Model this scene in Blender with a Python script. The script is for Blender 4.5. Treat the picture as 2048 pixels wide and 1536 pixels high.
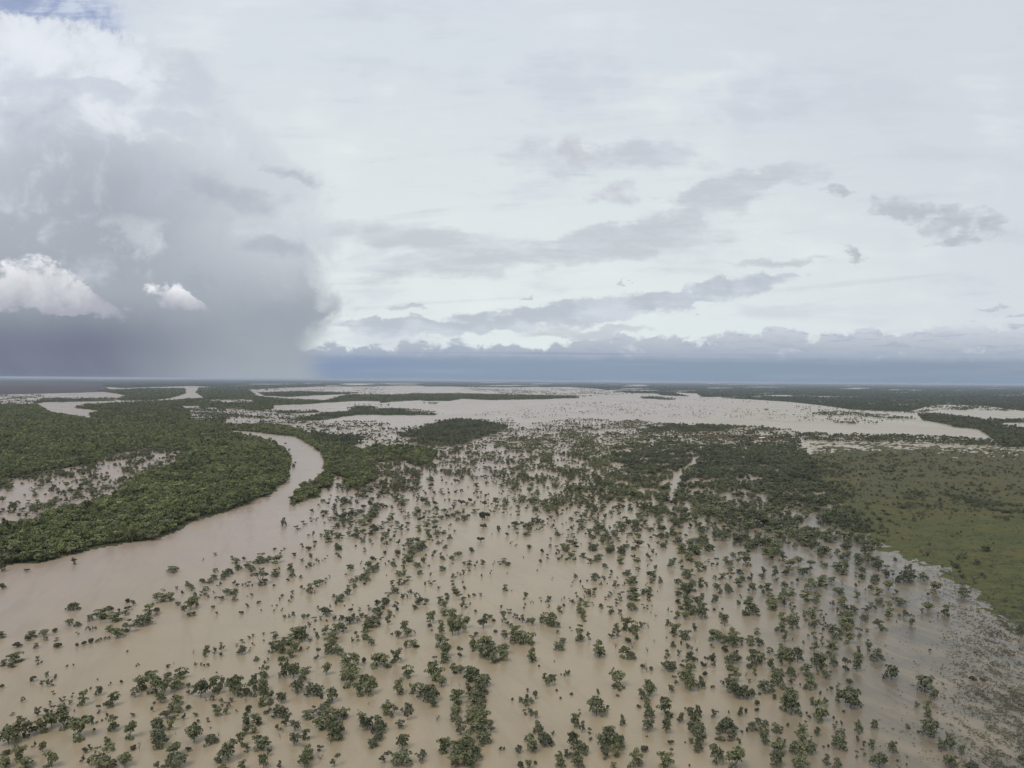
import bpy, math, random
import numpy as np
from mathutils import Matrix, Vector

for _o in list(bpy.data.objects): bpy.data.objects.remove(_o)
scene = bpy.context.scene
COL = scene.collection
rad = math.radians

# ------------------------------------------------------------------ camera
ALT = 180.0                 # flying height above the flood, metres
FOC = 1518.0                # focal length in photo pixels (photo 2048 wide)
HOR = 760.5                 # horizon row at the middle of the photo
ROLL = 0.0072               # the horizon falls a little to the right
camd = bpy.data.cameras.new('camera'); cam = bpy.data.objects.new('camera', camd)
COL.objects.link(cam); scene.camera = cam
camd.sensor_fit = 'HORIZONTAL'; camd.sensor_width = 36.0
camd.lens = 36.0 * FOC / 2048.0
camd.clip_start = 1.0; camd.clip_end = 400000.0
PITCH = math.atan((768.0 - HOR) / FOC)
CM = Matrix.Rotation(math.pi/2 - PITCH, 4, 'X') @ Matrix.Rotation(ROLL, 4, 'Z')
CM.translation = (0, 0, ALT)
cam.matrix_world = CM
CR = np.array(CM.to_3x3())

def to_world(px, py, z=0.0):
    px = np.asarray(px, float); py = np.asarray(py, float)
    d = np.stack([(px-1024)/FOC, (768-py)/FOC, -np.ones_like(px+py)], -1) @ CR.T
    t = (z-ALT)/d[..., 2]
    return d[..., 0]*t, d[..., 1]*t

def to_photo(x, y, z=0.0):
    p = np.stack([x, y, np.zeros_like(x)+z-ALT], -1) @ CR
    return 1024 + FOC*p[..., 0]/-p[..., 2], 768 - FOC*p[..., 1]/-p[..., 2]

# ------------------------------------------------------------------ light
SUN_EL, SUN_AZ = rad(58), rad(150)       # behind the camera's left shoulder, through cloud
sund = bpy.data.lights.new('sun', 'SUN'); sun = bpy.data.objects.new('sun', sund); COL.objects.link(sun)
sund.energy = 1.35; sund.angle = rad(22); sund.color = (1.0, 0.95, 0.88)
_sd = Vector((math.cos(SUN_EL)*math.sin(SUN_AZ+math.pi), -math.cos(SUN_EL)*abs(math.cos(SUN_AZ)), math.sin(SUN_EL)))
_sd = Vector((-0.35, -0.42, 0.84)).normalized()
sun.rotation_euler = _sd.to_track_quat('Z', 'Y').to_euler()
vs = scene.view_settings
vs.view_transform = 'Standard'; vs.look = 'None'; vs.exposure = 0.13; vs.gamma = 1.0; vs.use_curve_mapping = False
scene.cycles.max_bounces = 6; scene.cycles.diffuse_bounces = 3; scene.cycles.glossy_bounces = 2
scene.cycles.transmission_bounces = 2; scene.cycles.transparent_max_bounces = 6; scene.cycles.volume_bounces = 0
scene.cycles.caustics_reflective = False; scene.cycles.caustics_refractive = False
scene.cycles.use_denoising = True

HAZE = 1.6e-5               # air, per metre

def lin(r, g, b):
    f = lambda c: (c/255/12.92) if c/255 <= 0.04045 else ((c/255+0.055)/1.055)**2.4
    return (f(r), f(g), f(b), 1.0)

# ------------------------------------------------------------------ little expression language for shader nodes
class S:                                  # a scalar socket
    nt = None
    def __init__(s, k): s.k = k
    @staticmethod
    def m(op, a, b=None, c=None, clamp=False):
        n = S.nt.nodes.new('ShaderNodeMath'); n.operation = op; n.use_clamp = clamp
        for i, v in enumerate((a, b, c)):
            if v is None: continue
            if isinstance(v, S): S.nt.links.new(v.k, n.inputs[i])
            else: n.inputs[i].default_value = v
        return S(n.outputs[0])
    def __add__(a, b): return S.m('ADD', a, b)
    __radd__ = __add__
    def __sub__(a, b): return S.m('SUBTRACT', a, b)
    def __rsub__(a, b): return S.m('SUBTRACT', b, a)
    def __mul__(a, b): return S.m('MULTIPLY', a, b)
    __rmul__ = __mul__
    def __truediv__(a, b): return S.m('DIVIDE', a, b)
def smax(a, b): return S.m('MAXIMUM', a, b)
def sstep(v, lo, hi):
    n = S.nt.nodes.new('ShaderNodeMapRange'); n.interpolation_type = 'SMOOTHSTEP'
    S.nt.links.new(v.k, n.inputs[0]); n.inputs[1].default_value = lo; n.inputs[2].default_value = hi
    return S(n.outputs[0])
def vec(a, b, c=0.0):
    n = S.nt.nodes.new('ShaderNodeCombineXYZ')
    for i, v in enumerate((a, b, c)):
        if isinstance(v, S): S.nt.links.new(v.k, n.inputs[i])
        else: n.inputs[i].default_value = v
    return n.outputs[0]
def noise(v, scale=1.0, detail=6.0, rough=0.55, dist=0.0, dims='3D'):
    n = S.nt.nodes.new('ShaderNodeTexNoise'); n.noise_dimensions = dims
    S.nt.links.new(v, n.inputs['Vector']); n.inputs['Scale'].default_value = scale
    n.inputs['Detail'].default_value = detail; n.inputs['Roughness'].default_value = rough; n.inputs['Distortion'].default_value = dist
    return S(n.outputs[0])
def ramp(v, stops, interp='LINEAR'):
    n = S.nt.nodes.new('ShaderNodeValToRGB'); n.color_ramp.interpolation = interp
    S.nt.links.new(v.k, n.inputs[0]); e = n.color_ramp.elements
    while len(e) < len(stops): e.new(0.5)
    for i, (p, c) in enumerate(stops): e[i].position = p; e[i].color = c
    return n.outputs[0]
def mixc(f, a, b, mode='MIX'):
    n = S.nt.nodes.new('ShaderNodeMix'); n.data_type = 'RGBA'; n.blend_type = mode
    for i, v in ((0, f), (6, a), (7, b)):
        if isinstance(v, S): S.nt.links.new(v.k, n.inputs[i])
        elif isinstance(v, (tuple, float, int)): n.inputs[i].default_value = v
        else: S.nt.links.new(v, n.inputs[i])
    return n.outputs[2]

# ------------------------------------------------------------------ sky: Nishita behind layered cloud, all laid out by direction
world = bpy.data.worlds.new("World"); scene.world = world; world.use_nodes = True
S.nt = nt = world.node_tree; nt.nodes.clear()
tc = nt.nodes.new('ShaderNodeTexCoord'); sp = nt.nodes.new('ShaderNodeSeparateXYZ')
nt.links.new(tc.outputs['Generated'], sp.inputs[0])
dx, dy, dz = (S(o) for o in sp.outputs)
yy = smax(S.m('ABSOLUTE', dy), 0.12)
U = dx/yy*100.0                           # 100 * tan(bearing)
W = dz/yy*100.0                           # 100 * height over distance
def ku(p): return (p-1024)/FOC*100
def kw(p): return (HOR-p)/FOC*100
P = vec(U, W)
nb = noise(P, 0.045, 7, 0.55, 0.25)       # big billows
nm = noise(P, 0.16, 8, 0.6, 0.3)          # lumps
nf = noise(vec(U*0.05, W*0.26, 3.7), 1.0, 9, 0.58, 0.4)   # flat streaks
ns = noise(vec(U*0.35, W*0.6, 9.1), 1.0, 7, 0.6, 0.2)
nbc, nmc, nfc, nsc = nb-0.5, nm-0.5, nf-0.5, ns-0.5

# high overcast
col = ramp(S.m('MULTIPLY', W, 1/55., clamp=True), [(0.0, lin(206, 216, 221)), (0.08, lin(215, 224, 225)), (0.22, lin(216, 224, 225)), (0.55, lin(209, 217, 221)), (1.0, lin(203, 210, 220))])
right = sstep(U + W*0.5, 15, 80)
col = mixc(right*0.7, col, lin(199, 206, 214))
band = noise(vec((U*0.020), (W - U*0.10)*0.42, 71.0), 1.0, 8, 0.58, 0.5)-0.5
col = mixc(sstep(band + nmc*0.35, 0.02, 0.24)*sstep(W, 4.0, 9.0)*(1.0-sstep(W, 22.0, 44.0))*0.60, col, lin(194, 202, 208))
col = mixc(sstep(nfc*1.0 + nbc*0.8, 0.0, 0.22)*0.55, col, lin(193, 200, 210))
col = mixc(sstep(nbc*-1.0 + nfc*-0.7, 0.02, 0.30)*0.5, col, lin(225, 231, 231))

def warped(scale, au, aw, off):
    n = nt.nodes.new('ShaderNodeTexNoise'); n.inputs['Scale'].default_value = scale
    n.inputs['Detail'].default_value = 8; n.inputs['Roughness'].default_value = 0.62
    nt.links.new(vec(U, W*1.6, off), n.inputs['Vector'])
    q = nt.nodes.new('ShaderNodeSeparateColor'); nt.links.new(n.outputs['Color'], q.inputs[0])
    return U + (S(q.outputs[0])-0.5)*au, W + (S(q.outputs[1])-0.5)*aw
Uw, Ww = warped(0.13, 18.0, 6.0, 31.0)
Up, Wp = warped(0.20, 9.0, 6.0, 41.0)
def ell(x, y, rx, ry, ang=0.0, puff=False, soft=False):
    cx, cy, a = ku(x), kw(y), rad(ang)
    u, w = (Up-cx, Wp-cy) if puff else (U-cx, W-cy) if soft else (Uw-cx, Ww-cy)
    k = 100/FOC
    p = (u*(math.cos(a)/(rx*k)) + w*(math.sin(a)/(rx*k)))
    q = (w*(math.cos(a)/(ry*k)) - u*(math.sin(a)/(ry*k)))
    return 1.0 - (p*p + q*q)
def layer(col, shapes, tint, strength, warp, soft=0.9, lo=0.0):
    m = None
    for s in shapes:
        e = ell(*s); m = e if m is None else smax(m, e)
    body = sstep(m + warp, lo, lo+soft)
    col = mixc(body*strength, col, tint)
    return mixc(body*sstep(mot + m*0.25, 0.02, 0.30)*strength*0.55, col, tuple(v*0.80 for v in tint[:3]) + (1,))
mot = noise(vec(U*0.11, W*0.55, 51.0), 1.0, 7, 0.6, 0.5)-0.5
wf = nfc*3.4 + nmc*1.6
col = layer(col, [(1150, 160, 150, 110, 0), (1500, 200, 200, 90, 0)], lin(202, 207, 219), 0.55, nbc*2.5+nmc*1.5, 1.0)
col = layer(col, [(1290, 312, 150, 40, -4), (1120, 320, 150, 50, 0)], lin(196, 201, 211), 0.75, wf, 1.0)
col = layer(col, [(1230, 392, 70, 36, 0), (1160, 300, 60, 40, 0)], lin(196, 199, 207), 0.7, nmc*3, 1.0)
col = layer(col, [(1460, 375, 230, 26, 13), (1400, 420, 190, 36, 8), (1250, 470, 230, 34, 5)], lin(193, 201, 208), 0.75, wf, 0.9)
col = layer(col, [(1020, 520, 420, 34, 6), (1260, 500, 260, 26, 8), (820, 480, 230, 40, -9), (1560, 520, 150, 12, 3)], lin(196, 204, 210), 0.8, wf, 1.1)
col = layer(col, [(1660, 372, 62, 15, 0), (1690, 500, 34, 14, -25), (1880, 430, 60, 34, 0), (1940, 440, 60, 36, 0), (1800, 405, 70, 26, -12), (1920, 470, 60, 20, 0)], lin(184, 192, 199), 0.8, nmc*3.2+nsc*2.5, 1.1)
col = layer(col, [(810, 621, 52, 7, 3), (1040, 588, 20, 4, 8), (1270, 565, 14, 6, -25), (1995, 604, 60, 5, 4), (1160, 662, 140, 14, 2)], lin(186, 194, 203), 0.6, nsc*1.5+nfc*1.0, 0.7)
# the long slanting bank
lb = smax(smax(ell(1130, 622, 330, 33, 6), ell(1390, 585, 230, 26, 9)), smax(ell(850, 655, 260, 22, 1), ell(1530, 556, 90, 10, 8)))
col = mixc(sstep(lb + nfc*1.9 + nsc*1.1, 0.05, 0.6)*0.92, col, mixc(sstep(nfc*1.4+nmc*0.8, -0.16, 0.2), lin(177, 185, 196), lin(199, 206, 215)))

# cumulus bank along the horizon
tops = ramp(S.m('MULTIPLY_ADD', U, 1/160., 0.5, clamp=True), [(0.0, (.50,)*3+(1,)), (0.30, (.50,)*3+(1,)), (0.42, (.48,)*3+(1,)), (0.52, (.50,)*3+(1,)), (0.60, (.64,)*3+(1,)), (0.78, (.72,)*3+(1,)), (0.92, (.82,)*3+(1,)), (1.0, (.84,)*3+(1,))])
tb = nt.nodes.new('ShaderNodeRGBToBW'); nt.links.new(tops, tb.inputs[0]); topw = S(tb.outputs[0])*10.0
lump = noise(vec(U*0.30, W*0.40, 5.5), 1.0, 8, 0.60, 0.3); lumpc = lump-0.5
big = noise(vec(U*0.085, W*0.05, 7.5), 1.0, 4, 0.5)-0.5
mb = sstep(topw - W + lumpc*6.0 + big*4.0, -0.1, 0.75)
bankc = ramp(S.m('MULTIPLY', W + lumpc*1.3, 1/8., clamp=True), [(0.0, lin(139, 153, 170)), (0.30, lin(140, 154, 173)), (0.42, lin(158, 169, 186)), (0.58, lin(172, 181, 192)), (0.85, lin(192, 198, 208)), (1.0, lin(204, 210, 217))])
bankc = mixc(sstep(noise(vec(U*0.22, W*1.5, 1.1), 1.0, 8, 0.6, 0.4)-0.5, -0.02, 0.22)*sstep(W, 1.8, 3.6)*0.8, bankc, lin(157, 168, 186))
bankc = mixc(sstep(lumpc*-1.0 - nsc*0.8, 0.05, 0.3)*sstep(W, 2.5, 4.5)*0.55, bankc, lin(206, 211, 217))
col = mixc(mb, col, bankc)
col = mixc(sstep(noise(vec(U*0.03, W*2.4, 61.0), 1.0, 5, 0.55, 0.2)-0.5, 0.02, 0.2)*sstep(W*-1.0, -4.4, -3.2)*0.7, col, lin(134, 147, 168))
# blue rain-dark strip under it
blue = sstep(W*-1.0 + nsc*1.2 + nfc*0.8, -3.5, -2.1)
strip = mixc(sstep(U, -26, 0), lin(126, 144, 178), lin(139, 154, 173))
strip = mixc(sstep(U, 5, 62), strip, lin(138, 151, 166))
strip = mixc(sstep(W, 0.0, 1.6)*0.5, lin(132, 148, 168), strip)
strip = mixc(sstep(noise(vec(U*0.05, W*0.9, 2.2), 1.0, 5, 0.5)-0.5, -0.05, 0.25)*0.28, strip, lin(160, 172, 188))
col = mixc(blue, col, strip)

# thunderstorm on the left
ed = ramp(S.m('MULTIPLY', W, 1/52., clamp=True), [((HOR-p)/FOC*100/52., ((e/1024.0)**1.0,)*3+(1,)) for p, e in ((760, 655), (700, 648), (670, 655), (640, 668), (600, 684), (520, 672), (440, 668), (370, 652), (320, 585), (270, 545), (200, 462), (110, 425), (50, 330), (10, 250))])
eb = nt.nodes.new('ShaderNodeSeparateColor'); nt.links.new(ed, eb.inputs[0])
edge = (S(eb.outputs[0])*1024.0 - 1024.0)*(100/FOC)
elump = noise(vec(U, W, 11.3), 0.10, 8, 0.6, 0.5)-0.5
efine = noise(vec(U, W, 1.3), 0.33, 8, 0.6, 0.4)-0.5
hi = sstep(W, 2.0, 9.5)
storm = sstep(edge - U + elump*hi*16.0 + efine*hi*5.0 + nbc*3.0, -1.2, 3.6)
topcut = sstep(kw(70) - W + elump*13 + efine*7 - (U+60.0)*0.10 , -1.2, 1.0)
W2 = W + nbc*15.0 + nmc*3.5 + elump*9.0
stc = ramp(S.m('MULTIPLY', W2, 1/52., clamp=True), [(0.0, lin(150, 158, 167)), (0.16, lin(154, 162, 171)), (0.27, lin(160, 167, 176)), (0.40, lin(167, 173, 183)), (0.55, lin(181, 187, 197)), (0.68, lin(196, 202, 212)), (0.80, lin(205, 211, 221)), (1.0, lin(213, 219, 227))])
# darker core low on the left
core = sstep(W*-1.0 + nbc*5, -12.0, -3.0)*sstep(U*-1.0 + nbc*8, 30, 60)
stc = mixc(core*0.95, stc, lin(108, 114, 132))
core2 = sstep(ell(300, 430, 330, 170, -20, False, True) + nbc*2.0, 0.0, 0.9)*0.55
stc = mixc(core2, stc, lin(157, 164, 175))
lit = sstep(edge - U + elump*18, 2.0, 30.0)
stc = mixc((1.0-lit)*sstep(W + elump*6, 8.0, 20.0)*0.85, stc, lin(203, 209, 215))
stc = mixc(sstep(elump*1.0+efine*0.5, 0.04, 0.26)*sstep(W, 6.0, 15.0)*0.40, stc, lin(212, 217, 223))
stc = mixc(sstep(elump*-1.0-efine*0.4, 0.04, 0.28)*sstep(W, 6.0, 12.0)*0.38, stc, lin(150, 157, 171))
stc = mixc(sstep(elump*1.4 + nbc*0.8, 0.02, 0.30)*sstep(W, 24.0, 36.0)*0.75, stc, lin(222, 226, 233))
stc = mixc(sstep(elump*-1.4 - nmc*0.5, 0.0, 0.32)*sstep(W, 20.0, 30.0)*0.55, stc, lin(186, 192, 204))
stc = mixc(sstep(ell(590, 640, 110, 60, 0)+elump*3, 0, 1)*0.35, stc, lin(146, 154, 166))
def soft(shapes, tint, st, warp, a, b):
    global stc
    m = None
    for q in shapes:
        e = ell(*q, False, False); m = e if m is None else smax(m, e)
    stc = mixc(sstep(m + warp, a, b)*st, stc, tint)
soft([(610, 432, 60, 22, -8), (655, 560, 50, 60, 0), (500, 470, 50, 24, 10), (270, 470, 60, 40, -30)], lin(208, 214, 218), 0.55, elump*3.0+nmc*2, -0.5, 1.6)
soft([(560, 500, 100, 24, -8), (470, 400, 120, 30, -14), (600, 360, 70, 18, -20)], lin(160, 166, 179), 0.62, elump*3.0+nmc*2, -0.5, 1.4)
soft([(380, 165, 62, 78, -15), (350, 250, 90, 26, -12), (160, 190, 190, 18, -4)], lin(190, 197, 209), 0.66, elump*2.4+nmc*1.6, -0.3, 1.0)
soft([(210, 90, 60, 40, -30), (270, 150, 40, 70, 35), (60, 120, 90, 50, 0)], lin(222, 227, 234), 0.65, elump*2.6+nmc*1.6, -0.4, 1.2)
# rain curtain, its streaks nearly vertical
rain = noise(vec(U*0.16 + W*0.10, W*0.08, 4.4), 1.0, 3, 0.45)-0.5
stc = mixc(sstep(W*-1.0, -7.0, -1.5)*sstep(rain, -0.25, 0.35)*0.12, stc, lin(170, 177, 187))
stc = mixc(sstep(W*-1.0, -4.0, 0.0)*sstep(U, -52, -30)*0.55, stc, lin(158, 168, 177))
curtain = sstep(edge - U + rain*2.0 + efine*hi*3.0, -1.4, 4.6)
stormall = storm*hi + curtain*(1.0-hi)
blu = mixc(sstep(nfc + nmc, -0.05, 0.2), lin(158, 170, 199), lin(196, 205, 220))
col = mixc((1.0-topcut)*sstep(U*-1.0 + elump*14, 48.5, 55.0), col, blu)
cover = 1.0 - (1.0-topcut)*sstep(U*-1.0 + elump*12, 50, 57)*sstep(nmc*-1.0 - nfc, -0.12, 0.2)*0.35
col = mixc(stormall*topcut, col, stc)

# two small bright cumuli in front of it
puff = noise(vec(U, W, 21.0), 0.24, 8, 0.62, 0.35)-0.5
c1 = smax(smax(ell(78, 572, 96, 52, -6, True), ell(35, 600, 110, 42, 0, True)), smax(ell(190, 612, 84, 30, -20, True), ell(130, 625, 130, 17, -3, True)))
c2 = smax(ell(345, 602, 52, 26, -14, True), ell(384, 613, 42, 14, -20, True))
def puffc(c0, h):
    t = (W - c0)/h + puff*0.9
    return ramp(S.m('ADD', t, 0.0, clamp=True), [(0.0, lin(160, 163, 176)), (0.35, lin(182, 184, 192)), (0.62, lin(200, 203, 208)), (1.0, lin(230, 231, 236))])
m1 = sstep(c1 + puff*2.4, -0.08, 0.62)*sstep(W - kw(645) + puff*2.0 - U*0.02, 0.1, 1.4)
col = mixc(sstep(ell(180, 540, 80, 40, -25) + puff*3.5, 0.1, 1.4)*0.45, col, lin(196, 200, 210))
col = mixc(m1*0.96, col, puffc(kw(640), 7.0))
m2 = sstep(c2 + puff*1.8, -0.1, 0.65)
col = mixc(m2*0.95, col, puffc(kw(626), 3.0))

skyn = nt.nodes.new('ShaderNodeTexSky'); skyn.sky_type = 'NISHITA'; skyn.sun_disc = False
skyn.sun_elevation = math.asin(_sd.z); skyn.sun_rotation = math.atan2(_sd.x, _sd.y)
ten = nt.nodes.new('ShaderNodeVectorMath'); ten.operation = 'SCALE'; nt.links.new(col, ten.inputs[0]); ten.inputs[3].default_value = 10.0
fin = mixc(cover, skyn.outputs[0], ten.outputs[0])
bg = nt.nodes.new('ShaderNodeBackground'); bg.inputs[1].default_value = 0.1; nt.links.new(fin, bg.inputs[0])
wo = nt.nodes.new('ShaderNodeOutputWorld'); nt.links.new(bg.outputs[0], wo.inputs[0])
world.cycles.sampling_method = 'MANUAL'; world.cycles.sample_map_resolution = 512

# ------------------------------------------------------------------ numpy noise
_perm = np.random.RandomState(7).rand(256, 256)
def vnoise(x, y):
    xi = np.floor(x).astype(np.int64); yi = np.floor(y).astype(np.int64)
    fx = x-xi; fy = y-yi; fx = fx*fx*(3-2*fx); fy = fy*fy*(3-2*fy)
    g = lambda a, b: _perm[a & 255, b & 255]
    return (g(xi, yi)*(1-fx)+g(xi+1, yi)*fx)*(1-fy) + (g(xi, yi+1)*(1-fx)+g(xi+1, yi+1)*fx)*fy
def fbm(x, y, o=4):
    s = np.zeros_like(x, float); a = 0.5; t = 0.0
    for k in range(o):
        s += a*vnoise(x*2.0**k + 17.3*k, y*2.0**k + 5.1*k); t += a; a *= 0.5
    return s/t
def inside(px, py, poly):
    poly = np.asarray(poly, float); r = np.zeros(px.shape, bool)
    bx0, by0 = poly.min(0); bx1, by1 = poly.max(0)
    c = (px >= bx0) & (px <= bx1) & (py >= by0) & (py <= by1)
    if not c.any(): return r
    x = px[c]; y = py[c]; q = np.zeros(x.shape, bool)
    n = len(poly)
    for i in range(n):
        x0, y0 = poly[i]; x1, y1 = poly[(i+1) % n]
        if y0 == y1: continue
        k = ((y0 > y) != (y1 > y)) & (x < (x1-x0)*(y-y0)/(y1-y0)+x0)
        q ^= k
    r[c] = q
    return r
def dist(px, py, poly, ky=1.0):
    """distance to the outline of a polygon"""
    poly = np.asarray(poly, float)*[1, ky]; y = py*ky; d = np.full(px.shape, 1e9)
    for i in range(len(poly)):
        a = poly[i]; b = poly[(i+1) % len(poly)]; v = b-a
        t = np.clip(((px-a[0])*v[0]+(y-a[1])*v[1])/(v@v+1e-9), 0, 1)
        d = np.minimum(d, np.hypot(px-a[0]-t*v[0], y-a[1]-t*v[1]))
    return d
def pts(s, ox=0, oy=0, k=1.0):
    v = [float(t) for t in s.split()]
    return [(ox+v[i]/k, oy+v[i+1]/k) for i in range(0, len(v), 2)]

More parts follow.
